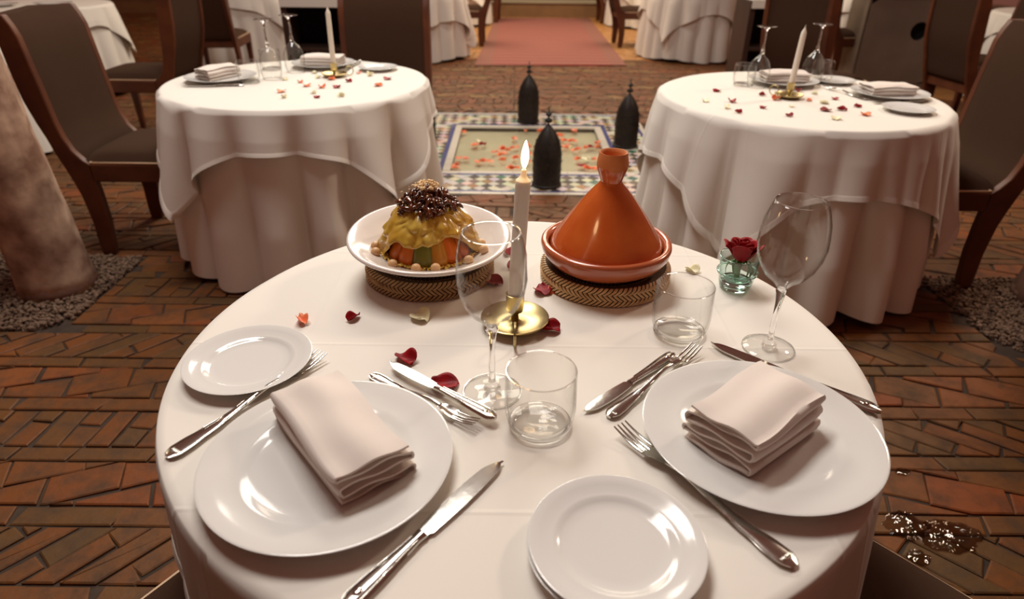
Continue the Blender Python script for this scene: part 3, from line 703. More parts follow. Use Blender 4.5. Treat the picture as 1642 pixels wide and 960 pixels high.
def ell(x, y0, z0, hy, hz, n=10): return [(x, y0+hy*math.cos(2*PI*k/n), z0+hz*math.sin(2*PI*k/n)) for k in range(n)]
def lerp(tab, s):
    for (a, *va), (b, *vb) in zip(tab, tab[1:]):
        if s <= b: t_ = (s-a)/(b-a); t_ = t_*t_*(3-2*t_); return [p+(q-p)*t_ for p, q in zip(va, vb)]
    return list(tab[-1][1:])
HAND = [(0, .005), (.015, .0095), (.05, .0125), (.11, .0122), (.2, .0096), (.42, .0054), (.6, .0040), (.68, .0048)]
def place(o, end, tip, z=0, dz=0):
    e = Vector((*end, TZ+z)); d = Vector(tip)-Vector(end); o.location = e; o.rotation_euler = (0, -math.atan2(dz, d.length), math.atan2(d.y, d.x))
def make_fork(label, L=.262):
    t = thing('fork', label, 'fork'); q = L/.262
    mb = MB(); rings = []
    zc = lambda s: .0035+.009*math.exp(-((s-.60)/.2)**2)+.010*max(0, (s-.80)/.2)**1.5
    for k in range(31):
        s = .68*k/30; h = lerp(HAND, s)[0]*q; rings.append(ell(s*L, 0, zc(s), h, .0018+.0012*(s > .3)))
    mb.loft(rings); h_ = obj('handle', mb, M['steel'], t, smooth=60)
    mb = MB()
    for s_ in (-1, 1):
        pts = [(s*L, s_*(lerp(HAND, s)[0]*q-.0012), zc(s)+.0014) for s in [.008+.5*k/24 for k in range(25)]]; mb.tube(pts, .0009, 6)
    for k in range(-2, 3): mb.sphere((.012*q+.004*abs(k)*0, k*.003*q, zc(.04)+.0016), .0016*q, 6, 4, (2.2, .8, .6))
    obj('relief', mb, M['steel'], h_, smooth=60)
    mb = MB(); rings = []
    for k in range(13):
        s = .66+.15*k/12; h = lerp([(.66, .0040), (.72, .0095), (.76, .0122), (.81, .0124)], s)[0]*q
        rings.append([(s*L, h*u, zc(s)+.0035*(u*u-.3)*min(1, k/6)+dz) for u, dz in ((-1,0),(-.5,.0009),(0,.0009),(.5,.0009),(1,0),(.5,-.0009),(0,-.0009),(-.5,-.0009))])
    mb.loft(rings); hd = obj('head', mb, M['steel'], t, smooth=60)
    for i in range(4):
        yy = (-.0099+.0066*i)*q; mb = MB(); rings = []
        for k in range(11):
            s = .80+.20*k/10; h = (.0024-.0012*(k/10)**2)*q; rings.append(ell(s*L, yy, zc(s)+.0035*((yy/.0124/q)**2-.3)*(1-k/14), h, .0013-.0007*k/10, 8))
        mb.loft(rings); obj('tine', mb, M['steel'], hd, smooth=60)
    return t
def make_knife(label, L=.256, bl=.55):
    t = thing('knife', label, 'knife'); q = L/.256; e = 1-bl
    mb = MB(); rings = []
    for k in range(26):
        s = e*k/25; h = lerp([(0, .004), (.02, .0095), (.06, .0115), (.14, .0108), (e*.75, .0075), (e*.93, .0062), (e, .0075)], s)[0]*q; rings.append(ell(s*L, 0, .0048, h, .0042 if k > 2 else .0025+.0006*k))
    mb.loft(rings); h_ = obj('handle', mb, M['steel'], t, smooth=60)
    mb = MB()
    for s_ in (-1, 1):
        mb.tube([(s*L, s_*lerp([(0, .004), (.06, .0085), (e*.9, .0042)], s)[0]*q, .0085) for s in [.02+(e*.85)*k/20 for k in range(21)]], .0009, 6)
    mb.sphere((.022*q, 0, .0082), .004*q, 8, 5, (1.6, 1.2, .5)); obj('relief', mb, M['steel'], h_, smooth=60)
    mb = MB(); rings = []
    for k in range(33):
        u = k/32; s = e-.005+(bl+.005)*u
        top = .0078 + .0035*math.sin(PI*min(u*1.1, 1)); bot = -.0085-.003*math.sin(PI*u)
        if u > .78: w_ = (u-.78)/.22; top = top*(1-w_**2.2)-.004*w_**2; bot = bot*(1-w_**4)-.004*w_**4*0
        if u < .06: top, bot = .006, -.006
        if u > .99: top, bot = -.003, -.005
        c = (top+bot)/2*q; hh = max((top-bot)/2, .0006)*q; rings.append([(s*L, c+hh*a, .0048+b) for a, b in ((-1,-.0003),(0,-.0011),(1,-.0011),(1,.0011),(0,.0011),(-1,.0003))])
    mb.loft(rings); obj('blade', mb, M['steel'], t, smooth=40)
    return t
fk = make_fork('silver dinner fork at left, partly under the left dinner plate'); place(fk, (-.425, .612), (-.286, .841))
o = dup(fk, 'silver dinner fork between the front side plate and the right dinner plate', (0,0,0)); place(o, (.297, .461), (.143, .673))
kn = make_knife('silver dinner knife in front, right of the left dinner plate'); place(kn, (-.161, .404), (-.008, .618))
o = dup(kn, 'silver dinner knife at the far side of the right dinner plate', (0,0,0)); place(o, (.508, .714), (.317, .885))
dk = make_knife('silver dessert knife beside the red petals, behind the left dinner plate', .209, .47); place(dk, (-.02, .683), (-.184, .813), .0075, -.002)
o = dup(dk, 'silver dessert knife left of the right dinner plate', (0,0,0)); place(o, (.253, .852), (.106, .712))
df = make_fork('silver dessert fork crossed beneath a knife by the left dinner plate', .200); place(df, (-.207, .790), (-.045, .674))
o = dup(df, 'silver dessert fork next to a knife, tines above the right dinner plate', (0,0,0)); o.scale = (1.14,)*3; place(o, (.132, .699), (.293, .866))
o = dup(kn, 'knife at the front of the left plate on the back left table', (0,0,0)); place(o, (-1.143, 2.864), (-1.398, 2.826))
o = dup(fk, 'fork left of the small plate on the back left table', (0,0,0)); place(o, (-.80, 3.20), (-.775, 3.455))
o = dup(fk, 'fork left of the right plate on the back right table', (0,0,0)); place(o, (1.425, 2.71), (1.345, 2.96))
o = dup(kn, 'knife between the right plate and side plate on the back right table', (0,0,0)); place(o, (1.665, 2.695), (1.42, 2.645))

# glassware
def wine_glass(label, loc, Hh=.247, rb=.0575, rr=.0385, rf=.0415, rot=0):
    t = thing('wine_glass', label, 'glass', loc, rot)
    k = Hh/.247
    outer = [(.0035, .103), (.008, .108), (.018, .119), (.034, .130), (.046, .145), (.054, .163), (.0575, .182), (.0562, .200), (.0520, .217), (.0450, .234), (.0385, .247)]
    sc = lambda p: (p[0]*(rb/.0575 if p[1] < .2 else (rb/.0575*(1-(p[1]-.2)/.047)+rr/.0385*((p[1]-.2)/.047))), p[1]*k)
    O = [sc(p) for p in outer]; I = [(max(r-.0011, 0), z+.0012) for r, z in O[1:]]; I[-1] = (O[-1][0]-.0010, O[-1][1])
    mb = MB(); mb.lathe([(0, O[0][1]+.004)]+I[:0]+[] if False else O+I[::-1]+[(0, I[0][1])], 64); obj('bowl', mb, M['glass'], t, smooth=80)
    mb = MB(); mb.tube([(O[-1][0]*math.cos(2*PI*i/64)*.985, O[-1][0]*math.sin(2*PI*i/64)*.985, O[-1][1]) for i in range(64)], .0008, 6, closed=True); obj('rim', mb, M['thick'], t)
    mb = MB(); mb.lathe([(.0125, .0072), (.0066, .0125), (.0045, .024), (.0042, .06), (.0050, .085), (.0068, .098), (.0085, .104), (.0075, .1085), (0, .1115)], 48)
    mb.v = [(x, y_, z*k) for x, y_, z in mb.v]; obj('stem', mb, M['thick'], t, smooth=80)
    mb = MB(); mb.lathe([(0, .0003), (rf-.002, .0003), (rf, .0012), (rf-.001, .0022), (.025, .0042), (.0125, .0072), (0, .0078)], 56); obj('foot', mb, M['glass'], t, smooth=80)
    mb = MB(); mb.tube([((rf-.0006)*math.cos(2*PI*i/64), (rf-.0006)*math.sin(2*PI*i/64), .0014) for i in range(64)], .0010, 6, closed=True); obj('foot_rim', mb, M['thick'], t)
    return t
wg = wine_glass('clear wine glass in the middle, in front of the brass candlestick', (-.027, .758, TZ), .247, .0470, .0375)
wine_glass('clear wine glass on the right beside the red rose', (.409, .879, TZ), .247, .0495, .0360, .0405)
def tumbler(label, loc, r=.0455, H=.090, lean=0):
    t = thing('water_tumbler', label, 'glass', loc)
    O = [(r*.72, .0), (r*.80, .003), (r*.93, .011), (r*1.0, .022), (r*1.03, .035), (r*1.025, .055), (r*1.0, H)]
    I = [(r*1.0-.0012, H), (r*1.025-.0018, .055), (r*1.03-.002, .035), (r*.97-.002, .0205), (r*.80, .0125), (0, .0118)]
    mb = MB(); mb.lathe(O+I, 64); obj('wall', mb, M['glass'], t, smooth=80)
    mb = MB(); mb.lathe([(0, .0008), (r*.70, .0008), (r*.78, .0038), (r*.89, .0105), (r*.80, .0112), (0, .0106)], 48); obj('thick_base', mb, M['glass'], t, smooth=80)
    mb = MB(); mb.tube([(r*.86*math.cos(2*PI*i/56), r*.86*math.sin(2*PI*i/56), .0062) for i in range(56)], .0032, 8, closed=True); obj('base_ring', mb, M['thick'], t)
    mb = MB(); mb.tube([((r-.0006)*math.cos(2*PI*i/64), (r-.0006)*math.sin(2*PI*i/64), H) for i in range(64)], .0009, 6, closed=True); obj('rim', mb, M['thick'], t)
    return t
tb = tumbler('clear water tumbler in the middle, in front of the central wine glass', (.0385, .684, TZ))
dup(tb, 'clear water tumbler between the clay pot and the right dinner plate', (.2755, .9205, TZ))
GB = 'glasses on the back tables'
dup(tb, 'water tumbler next to the left plate on the back left table', (-1.143, 2.928, TZ)); dup(tb, 'water tumbler behind the upturned glasses of the back left table', (-1.15, 3.24, TZ))
dup(tb, 'left water tumbler on the back right table', (1.005, 2.985, TZ)); dup(tb, 'right water tumbler on the back right table', (1.39, 3.09, TZ))
def upturned(label, x, y_, z=0): o = dup(wg, label, (x, y_, TZ+.2475), (PI, 0, z)); return o
upturned('left upturned wine glass on the back left table', -1.075, 3.02); upturned('right upturned wine glass on the back left table, nearer the candle', -1.02, 3.19)
upturned('left upturned wine glass on the back right table', 1.055, 2.955); upturned('right upturned wine glass on the back right table, just past the candle', 1.335, 3.07)

# candlesticks
def candlestick(label, loc, rot):
    t = thing('brass_candlestick', label, 'candlestick', loc, rot)
    mb = MB(); mb.lathe([(0, .0), (.030, .0), (.036, .003), (.052, .010), (.0565, .0145), (.057, .0165), (.0555, .0172), (.050, .0135), (.034, .0068), (.012, .0068), (.0065, .010), (.0062, .022), (.0085, .026), (.0135, .029), (.0148, .036), (.0152, .059), (.0160, .0605), (.0150, .0610), (.0138, .059), (.0132, .034), (0, .032)], 48); obj('saucer', mb, M['brass'], t, smooth=50)
    mb = MB(); mb.tube([(0, -.066+.019*math.cos(2*PI*i/28), .022+.019*math.sin(2*PI*i/28)) for i in range(28)], .0022, 8, closed=True); obj('ring_handle', mb, M['brass'], t)
    return t
def candle(label, loc, H, tilt, lit=False, bend=0, r=.0115):
    t = thing('taper_candle', label, 'candle', loc, tilt)
    mb = MB(); rings = []; P = [(0, r), (.3, r), (.6, r*.99), (.9, r*.98), (.925, r*.98), (.932, r*.9), (.945, r*.58), (.965, r*.40), (.99, r*.33), (1.0, r*.28)] if lit else [(0, r*.98), (.3, r), (.6, r*.97), (.9, r*.9), (.93, r*.8), (.96, r*.5), (.985, r*.3), (1, r*.2)]
    for s, q in P: rings.append([(q*math.cos(2*PI*k/24)+bend*s*s, q*math.sin(2*PI*k/24), s*H) for k in range(24)])
    mb.loft(rings); b = obj('wax_body', mb, M['wax'], t, smooth=50)
    mb = MB(); mb.tube([(bend, 0, H-.002), (bend, 0, H+.004), (bend+.001, 0, H+.009)], .0009, 6); obj('wick', mb, M['wick'] if lit else M['wax'], t)
    if lit:
        mb = MB(); mb.lathe([(0, .0), (.0022, .002), (.0048, .009), (.0060, .016), (.0052, .026), (.0032, .035), (.0012, .041), (0, .043)], 20, c=(bend, 0, H+.001)); obj('flame', mb, M['flame'], t, smooth=180)
        L = bpy.data.lights.new('candle_glow', 'POINT'); L.energy = .25; L.color = (1, .62, .28); L.shadow_soft_size = .02; lo = bpy.data.objects.new('candle_glow', L); C.objects.link(lo); lo.parent = t; lo.location = (bend, 0, H+.03)
    return t
candlestick('brass chamberstick with a ring handle on the near table', (.005, .941, TZ), 0)
candle('lit ivory candle burning on the near table', (.0035, .941, TZ+.0325), .237, (0, .052, 0), True, r=.0118)
candlestick('brass chamberstick on the back left table', (-.815, 3.09, TZ), PI*.62); candle('unlit ivory candle on the back left table, bent tip', (-.815, 3.09, TZ+.0325), .255, (0, .01, 0))
candlestick('brass chamberstick on the back right table', (1.117, 2.74, TZ), -PI*.75); candle('unlit ivory candle on the back right table', (1.117, 2.74, TZ+.0325), .235, (0, .035, 0))

# ------------------------------------------------------------------ palm trivets
def trivet(label, loc, m, rot):
    t = thing('palm_trivet', label, 'trivet', loc, rot); H = .036; R_ = .119
    mb = MB(); mb.lathe([(0, .002), (R_-.006, .002), (R_-.001, .010), (R_-.001, H-.010), (R_-.008, H-.003), (R_-.02, H-.005), (R_-.03, H-.010), (0, H-.012)], 64); core = obj('core', mb, M['strawdark'], t)
    # plaited rim: three rows of slanting strands, herringbone
    mb = MB(); N = 84
    for row, (z0, z1, sl) in enumerate(((.001, .0125, 1), (.0115, .024, -1), (.023, .0345, 1))):
        for k in range(N):
            a0 = 2*PI*k/N; w_ = 2*PI/N*.70; da = sl*2*PI/N*1.5; rings = []
            for i in range(4):
                s = i/3; aa = a0+da*(s-.5); z = z0+(z1-z0)*s; rr = R_+.0028*math.sin(PI*s)-(.004 if z > .03 else 0)*((z-.03)/.005)**1
                rings.append([((rr+b)*math.cos(aa+e), (rr+b)*math.sin(aa+e), z) for e, b in ((-w_/2, -.001), (0, .0016), (w_/2, -.001), (0, -.003))])
            mb.loft(rings)
    tag(obj('plait', mb, m, t, smooth=50), kind='stuff')
    mb = MB()
    for j in range(7):
        rr = R_-.012-.014*j; n = max(10, int(2*PI*rr/.0075))
        for k in range(n):
            a0 = 2*PI*k/n; da = (1 if j % 2 else -1)*.9*2*PI/n; rings = []
            for i in range(3):
                s = i/2; aa = a0+da*s; r2 = rr-.006+.012*s; z = H-.0085-.0022*min(j, 2)+.002*math.sin(PI*s); w_ = 2*PI/n*.8
                rings.append([(r2*math.cos(aa+e), r2*math.sin(aa+e), z+b) for e, b in ((-w_/2, 0), (0, .0014), (w_/2, 0), (0, -.002))])
            mb.loft(rings)
    tag(obj('coil_weave', mb, M['straw2'], t, smooth=50), kind='stuff')
    return t
trivet('round braided palm trivet under the food plate', (-.158, 1.135, TZ), M['straw2'], 0)
trivet('round braided palm trivet under the clay pot', (.176, 1.122, TZ), M['straw'], .3)

# ------------------------------------------------------------------ clay tagine
tg = (.173, 1.114, TZ+.0345); rp = random.Random(5)
t = thing('tagine', 'orange glazed conical clay tagine with a hollow knob on its lid', 'tagine', tg)
mb = MB(); mb.lathe([(0, .0), (.080, .0), (.094, .004), (.108, .014), (.117, .027), (.1205, .040), (.1195, .0455), (.116, .0480), (.110, .0475), (.1065, .043), (.105, .034), (.102, .022), (.09, .010), (0, .009)], 96, fn=lambda p, a, r, z: (p[0]*(1+.004*math.sin(3*a)), p[1]*(1+.004*math.sin(2*a+1)), p[2]+.0006*math.sin(4*a)))
obj('dish', mb, M['glaze2'], t, smooth=60)
LZ = (0, 0, .0345)
lp = [(.098, .000), (.1025, .001), (.1033, .006), (.100, .014), (.092, .027), (.080, .045), (.066, .065), (.053, .083), (.040, .100), (.029, .113), (.022, .1205), (.0195, .1255)]
inn = [(r-.006, z) for r, z in lp[::-1]]
mb = MB(); mb.lathe(lp+inn+[lp[0]], 96, fn=lambda p, a, r, z: (p[0]*(1+.006*math.sin(2*a+z*30)), p[1]*(1+.006*math.sin(3*a+z*20)), p[2])); lid = obj('lid', mb, M['glaze'], t, smooth=60, loc=LZ)
mb = MB(); mb.lathe([(.0190, .1245), (.0200, .130), (.0225, .137), (.0262, .147), (.0280, .154)], 64); obj('neck', mb, M['glaze'], lid, smooth=60)
drip = [(.0280, .1535), (.0278, .158), (.0262, .168), (.0250, .1755), (.0243, .1775), (.0225, .1770), (.0205, .170), (.018, .158), (.012, .150), (0, .149)]
mb = MB(); mb.lathe(drip, 64, fn=lambda p, a, r, z: (p[0], p[1], p[2]-(.006*max(0, math.sin(2.5*a+2.0)) if z < .154 and r > .02 else 0))); tag(obj('knob', mb, M['clay'], lid, smooth=60), 'unglazed hollow clay knob')

# ------------------------------------------------------------------ bowl of couscous
bw = Vector((-.157, 1.134, TZ+.031)); TILT = Matrix.Rotation(math.radians(3.5), 4, 'X')
def onbowl(o): o.location = bw; o.rotation_euler = (math.radians(3.5), math.radians(1.0), 0); return o
mb = MB(); mb.lathe([(0, .0), (.056, .0), (.060, .003), (.075, .008), (.105, .021), (.132, .034), (.146, .0425), (.1505, .0465), (.1515, .0495), (.1495, .0520), (.145, .0518), (.128, .043), (.105, .031), (.086, .021), (.070, .0155), (0, .0135)], 96, fn=lambda p, a, r, z: (p[0]*(1+.006*math.sin(2*a+.4)), p[1], p[2]+.0008*math.sin(3*a)))
o = onbowl(obj('serving_plate', mb, M['stoneware'], smooth=60)); tag(o, 'wide cream pottery plate holding the couscous dish', 'plate')
fr = random.Random(9)
M['carrot'] = mat('cooked_carrot', (.80, .17, .01), .35, var=(.78, .22, .03), vscale=40, coat=.3); M['zucchini'] = mat('cooked_zucchini', (.155, .17, .018), .35, var=(.24, .24, .03), vscale=30, coat=.3)
M['squash'] = mat('cooked_squash', (.66, .31, .035), .35, var=(.60, .24, .02), vscale=40, coat=.3); M['chick'] = mat('chickpea', (.62, .35, .15), .45, var=(.68, .43, .21), vscale=50)
M['cous'] = mat('yellow_couscous', (.74, .48, .07), .7, var=(.80, .58, .14), vscale=70); M['onion'] = mat('caramelised_onion', (.045, .009, .003), .15, var=(.16, .036, .007), vscale=60, coat=.6)
M['nut'] = mat('toasted_almond', (.80, .54, .26), .6, var=(.84, .66, .40), vscale=200); M['cabbage'] = mat('braised_cabbage_leaf', (.50, .26, .014), .3, var=(.62, .42, .07), vscale=20, coat=.4, bump=.5, bscale=45)
mb = MB()
for k in range(1900):
    a = fr.uniform(0, 2*PI); r = .096*math.sqrt(fr.uniform(.25, 1)); z = .0160+max(0, r-.070)*.44+.006*max(0, 1-r/.08)+fr.uniform(0, .0045); s = fr.uniform(.0011, .0021)
    c = Vector((r*math.cos(a), r*math.sin(a), z)); vs, fs = ico(s*1.2, fr); mb.add([c+v for v in vs], fs)
mb.lathe([(0, .026), (.04, .023), (.07, .018), (.090, .0175), (.095, .016)], 32); o = onbowl(obj('couscous', mb, M['cous'], smooth=0)); tag(o, 'yellow couscous grains on the cream plate', 'couscous', kind='stuff')
def veg(label, nm, ang, m, wid=.017, ln=.070, green=False):
    mb = MB(); rings = []
    for i in range(11):
        s = i/10; e = math.sqrt(max(0, 1-(2*s-1)**6)); w_ = wid*(.45+.55*e)*(1.0-.32*s); d = wid*.72*(.5+.5*e)*(1-.25*s)
        # leans on the mound: foot outward, top inward
        r = .073-.030*s-.010*s*s; z = .017+ln*.92*s
        rings.append([(w_*math.cos(q)*1.0, -(r+d*math.sin(q)*.9), z+d*math.sin(q)*.35) for q in [2*PI*k/12 for k in range(12)]])
    if green:
        rings = [[(x*(1+.05*math.cos(6*k)), y_, z) for k, (x, y_, z) in enumerate(r_)] for r_ in rings]
    mb.loft(rings); o = obj(nm, mb, m, smooth=70); onbowl(o); o.rotation_euler = (math.radians(3.5)*math.cos(ang), math.radians(3.5)*-math.sin(ang), ang); return tag(o, label, 'vegetable')
D = math.radians
VL = [(-58, 'carrot_stick', 'carrot', 'carrot stick at the left end of the row under the cabbage'), (-31, 'carrot_stick', 'carrot', 'carrot stick just left of the green zucchini'), (-4, 'zucchini_stick', 'zucchini', 'green zucchini stick standing in the vegetable row'), (22, 'squash_stick', 'squash', 'yellow squash stick just right of the zucchini'),
      (46, 'carrot_stick', 'carrot', 'carrot stick just right of the squash'), (70, 'carrot_stick', 'carrot', 'carrot stick behind the wine glass rim'), (95, 'carrot_stick', 'carrot', 'carrot stick at the right end of the vegetable row')]
for a, nm, mk, lb in VL: veg(lb, nm, D(a), M[mk], .0205 if nm == 'zucchini_stick' else .0185, .074, nm == 'zucchini_stick')
CP = [(-.098, -.018, 'brown chickpea at the left of the dish, uppermost'), (-.093, -.044, 'pale chickpea at the left of the dish, by the cabbage edge'), (-.055, -.089, 'chickpea in front of the left carrots'), (-.012, -.101, 'chickpea in front of the zucchini, left of two'), (.022, -.098, 'chickpea in front of the zucchini, right of two'), (.079, -.075, 'chickpea behind the wine glass, lower'), (.104, -.036, 'chickpea on the right of the dish'), (.098, -.002, 'chickpea at the far right behind the carrots')]
for x, y_, lb in CP:
    mb = MB(); r = .0092; mb.sphere((0, 0, 0), r, 14, 10, (1, .95, .92)); mb.v = [(x_*(1-.10*max(0, math.cos(4*math.atan2(z_, x_)))*.3), yy, z_) for x_, yy, z_ in mb.v]
    rr = math.hypot(x, y_); zz = .0215+max(0, rr-.07)*.42; c = TILT @ Vector((x, y_, zz)); o = obj('chickpea', mb, M['chick'], smooth=180, loc=bw+c); tag(o, lb, 'chickpea')
def cab(u, v):
    a = 2*PI*u-PI/2; fdist = abs(((a+PI/2+PI) % (2*PI))-PI)       # 0 at the camera side
    sd = ((a+PI/2+PI) % (2*PI))-PI; fcov = 1/(1+math.exp(-(fdist-(.80 if sd < 0 else 1.2))*9)); left = .5+.5*math.cos(a-PI)
    zlow = .070*(1-fcov)+.020*fcov+.006*math.sin(5*a+1)+.008*noise.noise(Vector((math.cos(a)*2.2, math.sin(a)*2.2, 5)))
    zt = .118; z = zt+(zlow-zt)*v**1.15
    h = (z-.0135)/(zt-.0135); r = .093*math.sqrt(max(0, 1-h**2.0))**.9*(.97+.03*fcov)
    ruf = .0035*math.sin(5*a+3*math.sin(2*a)+4*v)*v**2+.0022*math.sin(17*a+2.5*math.sin(4*a)+v*7)*v**2
    p = Vector((math.cos(a)*3, math.sin(a)*3, z*40)); q = Vector((math.cos(a)*2.2, math.sin(a)*2.2, z*36)); r += ruf+(.011*abs(noise.noise(q))+.008*abs(noise.noise(q*2.3))-.006)*min(1, v*2)
    return (r*math.cos(a), r*math.sin(a), z+.006*noise.noise(p*1.3)*v)
mb = MB(); mb.grid(cab, 120, 26, wrap=True); o = onbowl(obj('cabbage_leaf', mb, M['cabbage'], smooth=180, solid=.0022)); tag(o, 'yellow braised cabbage leaf draped over the vegetables', 'cabbage')
mb = MB(); mb.sphere((0, 0, .112), .036, 20, 12, (1.1, 1.0, .55))
for k in range(110):
    a = fr.uniform(0, 2*PI); r = .050*math.sqrt(fr.random()); z = .106+.036*(1-(r/.052)**2)+fr.uniform(-.004, .003); c = Vector((r*math.cos(a)*1.08, r*math.sin(a), z)); tw = fr.uniform(0, 2*PI); pts = []; L = fr.uniform(.006, .014); cv = fr.uniform(-.8, .8)
    for i in range(6): s = (i/5-.5)*2; pts.append(c+Vector((math.cos(tw+cv*s)*L*s, math.sin(tw+cv*s)*L*s, -.35*L*s*s-.5*abs(s)*r*.14+.003*math.sin(3*s+k))))
    q = fr.uniform(.8, 1.6); mb.tube(pts, [.0012*q, .0026*q, .0033*q, .0033*q, .0026*q, .0012*q], 7)
o = onbowl(obj('caramelised_onions', mb, M['onion'], smooth=80)); tag(o, 'dark caramelised onions heaped on top of the cabbage', 'onions', kind='stuff')
mb = MB()
for k in range(85):
    q = fr.random(); a = fr.uniform(0, 2*PI); r = (.020*math.sqrt(fr.random()) if k < 62 else .045*math.sqrt(fr.random())); z = .112+.036*(1-(r/.052)**2)+.003+fr.uniform(0, .004)*(k < 62); s = fr.uniform(.0014, .0030) if k < 62 else fr.uniform(.001, .0018)
    vs, fs = ico(s*1.5, fr); mb.add([Vector((r*math.cos(a)*1.2-.002, r*math.sin(a), z))+v for v in vs], fs)
o = onbowl(obj('almond_crumbs', mb, M['nut'], smooth=0)); tag(o, 'chopped toasted almonds sprinkled on the onions', 'nuts', kind='stuff')

# ------------------------------------------------------------------ rose in a recycled glass
rc = (.4155, 1.086, TZ)
t = thing('rose_glass', 'small aqua recycled glass cup holding the red rose', 'glass', rc)
mb = MB(); mb.lathe([(.026, .0), (.028, .003), (.030, .010), (.0325, .026), (.036, .031), (.0368, .034), (.036, .0365), (.033, .039), (.0335, .046), (.0362, .064), (.0352, .0645), (.0325, .048), (.0318, .039), (.031, .031), (.028, .020), (.0, .0185)], 56); obj('wall', mb, M['aqua'], t, smooth=60)
mb = MB(); mb.lathe([(0, .0005), (.025, .0005), (.0272, .004), (.0285, .0095), (.0292, .016), (.027, .0175), (0, .0170)], 48); obj('thick_base', mb, M['aquathick'], t, smooth=60)
for nm, rr, zz, q in (('rim', .0357, .0643, .0012), ('ledge', .0352, .034, .0022)):
    mb = MB(); mb.tube([(rr*math.cos(2*PI*i/56), rr*math.sin(2*PI*i/56), zz) for i in range(56)], q, 8, closed=True); obj(nm, mb, M['aquathick'], t, smooth=60)
rs = thing('red_rose', 'deep red rose standing in the small aqua glass', 'rose', (rc[0]+.003, rc[1], rc[2]+.052), (-.12, .05, 0)); rr_ = random.Random(4)
PT = [(0.2, .006, .040, 2.6, .0), (2.3, .009, .041, 2.4, .0), (4.2, .010, .042, 2.2, .001), (1.0, .014, .043, 2.0, .002), (3.0, .0145, .043, 2.0, .003), (5.1, .015, .042, 1.9, .003), (.3, .020, .042, 1.7, .005), (1.9, .020, .041, 1.6, .006), (3.5, .021, .041, 1.6, .006), (5.0, .021, .040, 1.6, .007), (1.1, .0255, .041, 1.5, .006), (2.7, .026, .039, 1.4, .008), (4.3, .0265, .040, 1.5, .006), (5.8, .026, .041, 1.45, .008)]
for (a0, r0, h, sp, cu) in PT:
    def pf(u, v):
        x = 2*u-1; a = a0+x*sp*.5*(.55+.45*math.sin(PI*min(v+.15, 1)*.8)); top = 1-.22*abs(x)**2.2
        z = h*v*top; r = r0*(.25+.75*math.sin(PI/2*min(1, v*1.25)))+cu*max(0, v-.62)**1.5*5.2-.002*(x*x)
        if v > .9: z -= cu*.25*(v-.9)*10
        r += .0012*math.sin(5*x+a0*3)*v
        return (r*math.cos(a), r*math.sin(a), z)
    mb = MB(); mb.grid(pf, 12, 12); obj('petal', mb, M['red'], rs, smooth=180, solid=.0007)
for k in range(5):
    a = 2*PI*k/5+.4
    def sf(u, v):
        x = (2*u-1)*(.0055)*math.sin(PI*min(1, v*.9+.08)); r = .006+.018*math.sin(v*2.2); z = .004-.034*v*v-.002*v; c, s = math.cos(a), math.sin(a); return (r*c-x*s, r*s+x*c, z)
    mb = MB(); mb.grid(sf, 4, 8); obj('sepal', mb, M['leaf'], rs, smooth=180, solid=.0006)
mb = MB(); mb.lathe([(0, -.030), (.0025, -.030), (.0028, -.010), (.0075, -.004), (.0085, .003), (.005, .008), (0, .009)], 14); obj('stem', mb, M['leaf'], rs)

# ------------------------------------------------------------------ scattered petals
def petal_mesh(name, m, L, Wd, cup, curl, tw, seed):
    r = random.Random(seed)
    def pf(u, v):
        x = (2*u-1); w_ = Wd/2*math.sin(PI*min(1, .12+.80*v**.8))**.75*(1 if v < .98 else .9)
        yy = L*(v-.5)*(1-.12*x*x*(v > .5)); z = cup*x*x*math.sin(PI*min(1, v+.1))+curl*(v-.4)**2*4*.5+.0012*math.sin(4*x+seed+5*v)
        z += tw*x*(v-.5); return (x*w_, yy, z)
    mb = MB(); mb.grid(pf, 10, 10); zmin = min(v[2] for v in mb.v); mb.v = [(a, b, c-zmin) for a, b, c in mb.v]; me = mb.mesh(name, m, 180); return me
PM = {}
for ck in ('red', 'coral', 'pale'):
    PM[ck] = [petal_mesh('rose_petal', M[ck], *q) for q in ((.034, .030, .008, .006, .006, 1), (.030, .024, .010, .004, -.006, 2), (.032, .020, .013, .008, .004, 3), (.026, .026, .006, .006, .008, 4))]
def petal(ck, k, x, y_, z, rot, label, group=None, sc=1, tilt=0):
    o = bpy.data.objects.new('rose_petal', PM[ck][k % 4]); C.objects.link(o); o.location = (x, y_, z); o.rotation_euler = (tilt, 0, rot); o.scale = (sc,)*3
    if 'solid' not in o.modifiers: q = o.modifiers.new('solid', 'SOLIDIFY'); q.thickness = .0005; q.offset = 1
    return tag(o, label, 'petal', group)
ZP = TZ+.0006
petal('coral', 2, -.352, .945, ZP, .5, 'folded coral petal above the left side plate', sc=1.0); petal('red', 2, -.268, .955, ZP, -.7, 'narrow red petal between the coral petal and the cream petal', sc=.85); petal('pale', 3, -.155, .957, ZP, 3.6, 'cream petal in front of the food plate', sc=1.35)
petal('red', 1, -.163, .833, ZP, 1.0, 'dark red petal above the tip of the dessert knife', sc=1.25); petal('red', 0, -.097, .770, ZP, 1.3, 'dark red petal on the right of the dessert knife', sc=1.2); petal('red', 0, -.038, 1.092, ZP, .9, 'dark red petal right beside the food trivet', sc=1.2)
petal('red', 3, .054, 1.058, ZP, .2, 'dark red petal left of the clay pot trivet', sc=1.3); petal('red', 1, .062, .925, ZP, 1.5, 'dark red petal under the right rim of the brass candlestick', sc=1.2); petal('red', 2, -.012, 1.222, ZP, .3, 'red petal behind the food plate near the candle'); petal('red', 0, .004, 1.16, ZP, 2.2, 'dark red petal just behind the lit candle')
